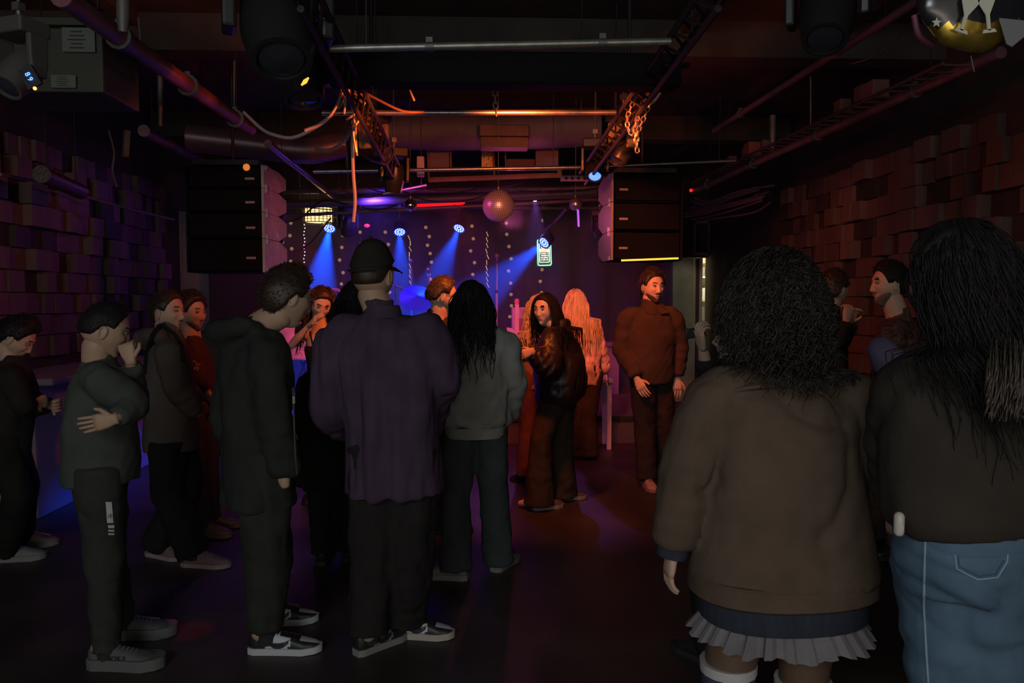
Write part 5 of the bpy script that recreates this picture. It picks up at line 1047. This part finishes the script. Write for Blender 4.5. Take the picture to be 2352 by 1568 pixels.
# 7 man in the hooded vest
p = Person('man with short dark hair in a grey hoodie with black straps, at the left wall', 395, 4.35, 1.66, 78, dict(head=(386, 712, 0), pelvis=(392, 985, 0), shR=(385, 785, -.17), shL=(388, 780, .16), elR=(405, 890, -.2), wrR=(455, 950, -.05), elL=(420, 890, .15), wrL=(462, 930, .12),
    knR=(385, 1125, 0), knL=(430, 1115, .1), anR=FL(432, 4.32), anL=FL(345, 4.5)), hyaw=104, hpitch=0)
p.body('tan', (None, None)); p.face(); p.hair_short('short', 'dark', .012, 350, .010, 6); p.beard('dark', .003)
p.top(cloth('grey_hoodie', (.090, .072, .062)), [(-.26, .165, .15), (-.1, .175, .155), (.2, .17, .15), (.55, .17, .145), (.8, .17, .13), (.97, .13, .10), (1.08, .08, .08)], (.088, .08, .055), name='hoodie', extra=hood, a=.006, k=(13, 13, 7), seed=61)
for pts in ([(372, 745), (398, 765), (415, 790), (420, 830)], [(372, 745), (350, 770), (338, 810), (334, 860)]): seam(p.topo, pts, .014, cloth('black_strap', (.014, .014, .014)), 'strap', p.t)
p.legs(cloth('black_cargo', (.017, .016, .017)), (.12, .105, .10), (.16, .13), seed=12, hem=.03, a=.008)
p.ft = (20, 35); PS = dict(upper=cloth('pink_grey_canvas', (.20, .14, .14)), sole=mat('pink_sole', (.34, .26, .27), .6)); p.shoe('R', PS, .29); p.shoe('L', PS, .29)
# 8 curly man behind
p = Person('curly haired man in a dark red printed shirt behind the grey hoodie', 448, 4.95, 1.68, 95, dict(head=(440, 715, 0), shR=(440, 790, -.16), shL=(444, 790, .16), elR=(455, 870, -.2), wrR=(478, 905, -.1), elL=(460, 880, .1), wrL=(486, 900, .06), anR=FL(455, 4.9), anL=FL(470, 5.05)), hyaw=112)
p.body('tan', ('hold', 'hold')); p.face(); p.hair_short('short', 'dark', .022, 420, .022, 8, .3, curl=.008); p.beard('dark', .003)
p.top(cloth('red_shirt', (.07, .035, .032)), [(-.26, .15, .12), (.1, .15, .12), (.5, .155, .12), (.85, .155, .11), (1.0, .11, .08), (1.08, .065, .06)], (.07, .06, .05), name='shirt', seed=71, short=.6)
for k, pts in enumerate(([(432, 826), (440, 832), (446, 828), (452, 838), (460, 836)], [(446, 845), (452, 850), (456, 845), (450, 842), (446, 848)])): seam(p.topo, pts, .003, mat('script_print', (.6, .3, .25), .6), 'script_lettering', p.t)
p.legs(cloth('mauve_trousers', (.07, .05, .05)), (.095, .08, .08), seed=3); p.shoe('R', dict(upper=RSOLE, sole=RSOLE), .28); p.shoe('L', dict(upper=RSOLE, sole=RSOLE), .28)
# 9 person at the left edge looking down
p = Person('person in a dark jacket looking down at the left edge, hands together', 30, 4.3, 1.60, 68, dict(head=(38, 772, 0), pelvis=(15, 1020, 0), shR=(22, 850, -.15), shL=(40, 845, .15), elR=(55, 930, -.18), wrR=(82, 925, -.1), elL=(75, 930, .1), wrL=(115, 930, .05), anR=FL(-5, 4.45), anL=FL(30, 4.7)), hyaw=78, hpitch=-34)
p.body('tan', ('hold', 'hold')); p.face(); p.hair_short('short', 'black', .026, 380, .018, 9, .3)
p.top(cloth('dark_jacket', (.024, .021, .020)), [(-.3, .16, .13), (.1, .16, .13), (.5, .165, .13), (.85, .165, .12), (1.0, .12, .09), (1.08, .07, .07)], (.085, .07, .05), seed=81)
p.legs(cloth('black_pants', (.018, .017, .016)), (.10, .085, .08)); p.ft = (10, 10); p.shoe('R', GS, .27); p.shoe('L', GS, .27)
# 10 dark figure between the hooded jacket and the cap
p = Person('dark haired person in black, mostly hidden behind the purple shirt', 762, 4.35, 1.66, 10, dict(head=(818, 692, .0), pelvis=(745, 1020, 0), shL=(715, 860, 0), shR=(815, 790, 0), elL=(702, 960, .0), wrL=(720, 1040, .15), anL=FL(735, 4.35), anR=FL(800, 4.4)), fem=1)
p.body('tan', (None, None)); p.hair_long('black', (.2, .3), 300, 9)
p.top(cloth('black_coat', (.020, .018, .015)), [(-.5, .18, .14), (.1, .17, .14), (.5, .17, .14), (.85, .165, .12), (1.0, .12, .09), (1.08, .07, .07)], (.09, .085, .06), name='coat', seed=91)
p.legs(MATS['black_pants'], (.10, .085, .08)); [p.shoe(n_, dict(upper=LEA_B, sole=DSOLE), .27) for n_ in 'LR']
# 11 curly haired woman looking down
p = Person('woman with long curly hair in a black strappy top looking down, hand at her shoulder', 745, 5.8, 1.66, 170, dict(head=(737, 695, -.05), shR=(703, 752, -.02), shL=(770, 760, 0), elR=(668, 795, -.15), wrR=(712, 745, -.22), elL=(790, 810, -.05), wrL=(760, 845, -.15)), fem=1, hyaw=160, hpitch=-26, hroll=-10)
p.body('pale', ('relax', 'relax')); p.face(); p.hair_long('brown', (.30, .42), 430, 12, .005, curl=.010, torso=(.19, .135), push=1.22, th=.024)
p.top(cloth('black_top', (.022, .018, .018)), [(-.2, .16, .12), (.1, .14, .11), (.35, .13, .105), (.6, .145, .112), (.72, .14, .11)], sleeve=(), name='strap_top', seed=14, coll=.01, a=.003)
for q in (-1, 1): seam(p.bodyo, [(727+q*14, 760), (727+q*12, 775), (727+q*8, 792)], .006, MATS['black_top'], 'shoulder_strap', p.t)
p.legs(MATS['black_pants'], (.10, .085, .08)); [p.shoe(n_, dict(upper=LEA_B, sole=DSOLE), .25) for n_ in 'LR']
# 12 boy with glasses
p = Person('boy with short hair and glasses in profile behind the grey jacket girl', 1012, 5.0, 1.70, 78, dict(head=(1018, 676, 0), shR=(1003, 744, -.16), shL=(1010, 740, .17), elR=(1000, 840, -.2), wrR=(1040, 880, -.1)), hyaw=82, hpitch=-4)
p.body('pale', (None, None)); p.face(); p.hair_short('fade', 'ginger', .016, 420, .011, 14, .3); p.glasses()
p.top(cloth('dark_shirt', (.045, .028, .022)), [(-.3, .15, .13), (.1, .15, .13), (.5, .155, .13), (.85, .16, .115), (1.0, .11, .085), (1.08, .065, .065)], (.08, .07, .05), name='shirt', seed=15)
p.legs(MATS['black_pants'], (.10, .085, .08)); [p.shoe(n_, dict(upper=LEA_B, sole=DSOLE), .27) for n_ in 'LR']
# 13 woman crouching forward in the black jacket
p = Person('dark haired woman in a black satin jacket and brown flares, leaning left with a drink', 1268, 5.5, 1.62, -62, dict(head=(1252, 708, -.02), pelvis=(1284, 898, 0), shL=(1268, 760, -.16), shR=(1305, 765, .12), elL=(1262, 850, -.27), wrL=(1222, 806, -.32), elR=(1262, 840, .05), wrR=(1218, 815, -.1),
    knL=(1238, 1020, -.1), knR=(1290, 1030, .1), anL=FL(1240, 5.42), anR=FL(1295, 5.68)), fem=1, hyaw=-140, hpitch=-2, lean=(0, .06))
p.body('pale', (('hold', (-.8, -.1, -.3)), ('hold', (-.8, -.3, -.2))), pn=((.3, 1, 0), (.3, -1, 0))); p.face(hair='black')
p.hair_long('black', (.24, .36), 420, 15, .0042, torso=(.20, .16), push=1.1, th=.014)
SAT = mat('black_satin', (.020, .013, .012), .42, 0, .3, 5, .4, 60, spec=.5)
p.top(SAT, [(-.20, .175, .14), (-.08, .22, .19), (.2, .235, .20), (.5, .225, .19), (.8, .195, .15), (.97, .13, .10), (1.08, .08, .08)], (.095, .10, .055), a=.012, k=(14, 14, 10), seed=16, bunch=.07)
b = B(); p.torso(b, [(-.28, .165, .13), (-.24, .17, .135), (-.17, .175, .14)]); p.part('hem_band', b, SAT)
seam(p.topo, [(1268, 775), (1262, 785), (1252, 795), (1240, 798)], .006, mat('gold_strap', (.8, .45, .1), .3, .8), 'gold_strap', p.t)
p.legs(cloth('brown_flares', (.055, .038, .026)), (.105, .085, .125), (.16, .13), name='flared_trousers', a=.006, seed=17, hem=.055)
p.ft = (-12, -8); p.J['anL'][2] = .09; SN = dict(upper=cloth('dusty_canvas', (.12, .08, .08)), sole=mat('dusty_sole', (.35, .25, .24), .6)); p.shoe('L', SN, .25, yaw=70); p.shoe('R', SN, .25, yaw=75)
b = B().tube([p.H((.079, -.012, -.035)), p.H((.080, -.012, -.045)), p.H((.079, -.006, -.05)), p.H((.078, -.002, -.042))], .002, 5); b.tube([p.H((-.079, -.012, -.035)), p.H((-.080, -.012, -.045)), p.H((-.079, -.006, -.05))], .002, 5); p.part('earring', b, CHROME)
c = W(1208, 815, 5.22); t = thing('plastic_cup', c-Vector((0, 0, .05)), 'clear plastic cup in the hands of the woman in the black satin jacket', 'cup')
obj('cup_wall', B().lathe([(.028, -.05), (.036, .05), (.034, .05), (.026, -.046)], c, 20), mat('clear_plastic', (.8, .75, .75), .1, trans=.9), t); obj('drink', B().lathe([(.001, -.044), (.027, -.044), (.032, .02), (.001, .02)], c, 20), mat('drink', (.4, .12, .03), .1, trans=.5), t)
# 14 blonde woman from behind
p = Person('woman with long blonde hair in a pale plaid jacket, seen from behind near the stage', 1338, 7.1, 1.68, 14, dict(head=(1322, 694, 0), shL=(1306, 742, 0), shR=(1362, 738, 0), elR=(1380, 800, 0), wrR=(1392, 858, .1), elL=(1306, 800, .1), wrL=(1315, 840, .2), anL=FL(1322, 7.2), anR=FL(1352, 7.15), knL=(1322, 965, 0), knR=(1352, 965, 0), pelvis=(1343, 845, 0)), fem=1, hyaw=10)
p.body('pale', (None, 'flat')); p.hair_long('blonde', (.36, .50), 420, 17, .0055, (.006, 5), torso=(.18, .145), push=1.14, drift=(.2, 0, 0), th=.016)
PL = cloth('pale_plaid', (.70, .42, .38), var=.5, vscale=7, stretch=(1, 1, 2.2))
p.top(PL, [(-.33, .15, .125), (-.1, .165, .135), (.3, .165, .13), (.6, .17, .13), (.88, .165, .11), (1.0, .11, .085), (1.08, .07, .065)], (.075, .065, .06), a=.010, k=(16, 16, 8), seed=18)
p.legs(MATS['brown_flares'], (.10, .08, .12), (.155, .12), name='flared_trousers', seed=19, hem=.05); [p.shoe(n_, dict(upper=LEA_B, sole=DSOLE), .25) for n_ in 'LR']
# 15 smiling man in the brown overshirt
p = Person('bearded man in a rust brown overshirt standing and looking to the right', 1492, 6.1, 1.84, 160, dict(head=(1499, 655, -.02), pelvis=(1497, 850, 0), shR=(1441, 712, -.02), shL=(1545, 712, .03), elR=(1428, 800, .0), wrR=(1464, 872, -.16), elL=(1560, 800, .05), wrL=(1556, 870, .0), anR=FL(1488, 6.05), anL=FL(1532, 6.25), knR=(1483, 985, 0), knL=(1525, 985, .05)), hyaw=160, hpitch=-2)
p.body('pale', ('relax', 'relax'), pn=((0, .3, -.3), (.5, .8, 0))); p.face(hair='black'); p.hair_short('short', 'dark', .016, 420, .020, 21, .5, curl=.006); p.beard('black', .005)
OS = cloth('rust_overshirt', (.058, .036, .027))
p.top(OS, [(-.20, .165, .135), (-.05, .18, .14), (.3, .185, .145), (.6, .195, .145), (.88, .185, .12), (1.0, .12, .09), (1.08, .075, .07)], (.088, .078, .06), name='overshirt', a=.006, k=(14, 14, 8), seed=22)
to = p.topo
b = B()
for q in (-1, 1): cpt = p.S+UP*.05; b.add([cpt+p.Fw*.065+p.SR*q*-.005-UP*.0, cpt+p.Fw*.04+p.SR*q*.085, cpt+p.Fw*.115+p.SR*q*.095-UP*.075, cpt+p.Fw*.122+p.SR*q*.02-UP*.085], [(0, 1, 2, 3)])
cl = p.part('collar', b, OS, smooth=False); mo = cl.modifiers.new('s', 'SOLIDIFY'); mo.thickness = .008
patch(to, 1505, 695, 1532, 870, cloth('dark_placket', (.06, .032, .026)), 'undershirt', p.t, 4, 14)
for x0 in (1465, 1536):
    x1 = x0+(38 if x0 < 1500 else 22); patch(to, x0, 757, x1, 790, OS, 'chest_pocket', p.t); seam(to, [(x0, 750), (x0, 756), (x0+10, 760), (x0+19, 762), (x1, 756), (x1, 750)], .0035, cloth('rust_shadow', (.07, .03, .02)), 'pocket_flap', p.t)
p.legs(cloth('dark_brown_trousers', (.034, .022, .022)), (.105, .09, .085), seed=23, hem=.03); p.ft = (-5, -15)
WS = dict(upper=cloth('cream_canvas', (.45, .30, .25)), sole=RSOLE); p.shoe('R', WS, .28, yaw=175); p.shoe('L', dict(upper=LEA_B, sole=DSOLE), .28, yaw=155)
# 16 woman hidden behind the satin jacket
p = Person('woman in a rust top with wavy light hair, half hidden left of the satin jacket', 1232, 6.25, 1.62, -30, dict(head=(1238, 715, 0), shL=(1206, 770, 0), shR=(1262, 770, 0), elL=(1200, 840, 0), wrL=(1205, 890, .1), anL=FL(1212, 6.2), anR=FL(1240, 6.3), knL=(1212, 985, 0)), fem=1)
p.body('pale', ('relax', None)); p.hair_long('blonde', (.26, .34), 300, 25, .006, curl=.008, torso=(.18, .14), push=1.3)
p.top(cloth('rust_top', (.30, .15, .10)), [(-.2, .15, .12), (.1, .15, .12), (.5, .155, .12), (.85, .155, .11), (1.0, .11, .08), (1.08, .065, .06)], (.075, .06, .05), name='top', seed=26)
p.legs(cloth('wine_trousers', (.14, .05, .06)), (.10, .085, .10)); [p.shoe(n_, dict(upper=LEA_B, sole=DSOLE), .25) for n_ in 'LR']
# 17, 18 the two talking at the right wall
p = Person('person in a dark jacket with raised hand by the right block wall', 1908, 5.2, 1.66, 82, dict(head=(1919, 660, 0), shR=(1905, 735, -.16), shL=(1908, 732, .16), elR=(1925, 790, -.2), wrR=(1944, 735, -.22), elL=(1930, 790, .1), wrL=(1950, 740, 0)), hyaw=72, hpitch=2)
p.body('tan', (('hold', (.4, 0, 1)), ('hold', (.2, 0, 1)))); p.face(); p.hair_short('short', 'brown', .020, 400, .018, 31, .5, curl=.005)
p.top(MATS['dark_jacket'], [(-.3, .15, .12), (.1, .155, .125), (.5, .16, .125), (.85, .165, .115), (1.0, .11, .09), (1.08, .07, .07)], (.08, .065, .05), seed=32); p.legs(MATS['black_pants'], (.10, .085, .08)); [p.shoe(n_, dict(upper=LEA_B, sole=DSOLE), .27) for n_ in 'LR']
p = Person('bearded man in a patterned shirt and pale trousers facing left by the right block wall', 2062, 4.4, 1.74, -78, dict(head=(2040, 648, 0), shL=(2060, 742, -.16), shR=(2065, 738, .16), elL=(2035, 830, -.2), wrL=(2020, 880, -.1)), hyaw=-86)
p.body('tan', (None, None)); p.face(); p.hair_short('short', 'black', .020, 400, .016, 33, .3); p.beard('dark', .007)
p.top(cloth('patterned_shirt', (.085, .045, .035), var=.7, vscale=40), [(-.2, .16, .13), (.1, .165, .135), (.5, .17, .135), (.85, .17, .12), (1.0, .12, .09), (1.08, .07, .07)], (.085, .07, .055), name='shirt', seed=34)
b = B().tube([W(2022, 800, 4.15), W(2042, 830, 4.12)], [.075, .10], 16, round_=True); p.part('pale_bag', b, cloth('pale_bag_cloth', (.16, .14, .22)))
p.legs(cloth('pale_trousers', (.16, .14, .22)), (.105, .09, .085)); [p.shoe(n_, dict(upper=LEA_B, sole=DSOLE), .27) for n_ in 'LR']
# 19 person hidden behind the curly woman
p = Person('short person holding up a dark phone, hidden behind the curly haired woman', 1680, 3.1, 1.56, -20, dict(head=(1690, 765, 0), shL=(1640, 855, 0), shR=(1735, 855, 0), elL=(1622, 840, -.05), wrL=(1612, 795, -.08)), fem=1, hyaw=-80)
p.body('tan', ('hold', None)); p.hair_long('dark', (.2, .3), 260, 35); p.top(MATS['dark_jacket'], [(-.3, .16, .12), (.1, .155, .125), (.5, .16, .125), (.85, .155, .115), (1.0, .11, .09), (1.08, .07, .07)], (.075, .055, .045), seed=36, short=.4); p.legs(MATS['black_pants'], (.10, .085, .08)); [p.shoe(n_, dict(upper=LEA_B, sole=DSOLE), .27) for n_ in 'LR']
c = W(1597, 764, 3.02); tag(obj('dark_phone', B().box(c, (.085, .012, .042), Matrix.Rotation(R(-8), 3, 'Y')), BLKG, bevel=.005), 'dark phone held up left of the curly hair', 'phone')
# 20 person at the extreme right
p = Person('person in green shorts and light shoes, cut off by the right edge', 2460, 2.35, 1.66, -100, dict(anL=FL(2400, 2.35)), fem=1)
p.body('pale', ('relax', 'relax')); p.hair_long('brown', (.3, .4), 220, 37); p.top(cloth('green_top', (.03, .05, .03)), [(-.3, .15, .12), (.1, .15, .12), (.5, .155, .12), (.85, .155, .11), (1.0, .11, .08), (1.08, .065, .06)], (.075, .06, .05), seed=38)
p.legs(cloth('green_trousers', (.04, .13, .055)), (.13, .15, .15), (.18, .14), name='wide_trousers', hem=-.3, seed=39); [p.shoe(n_, GS, .26) for n_ in 'LR']
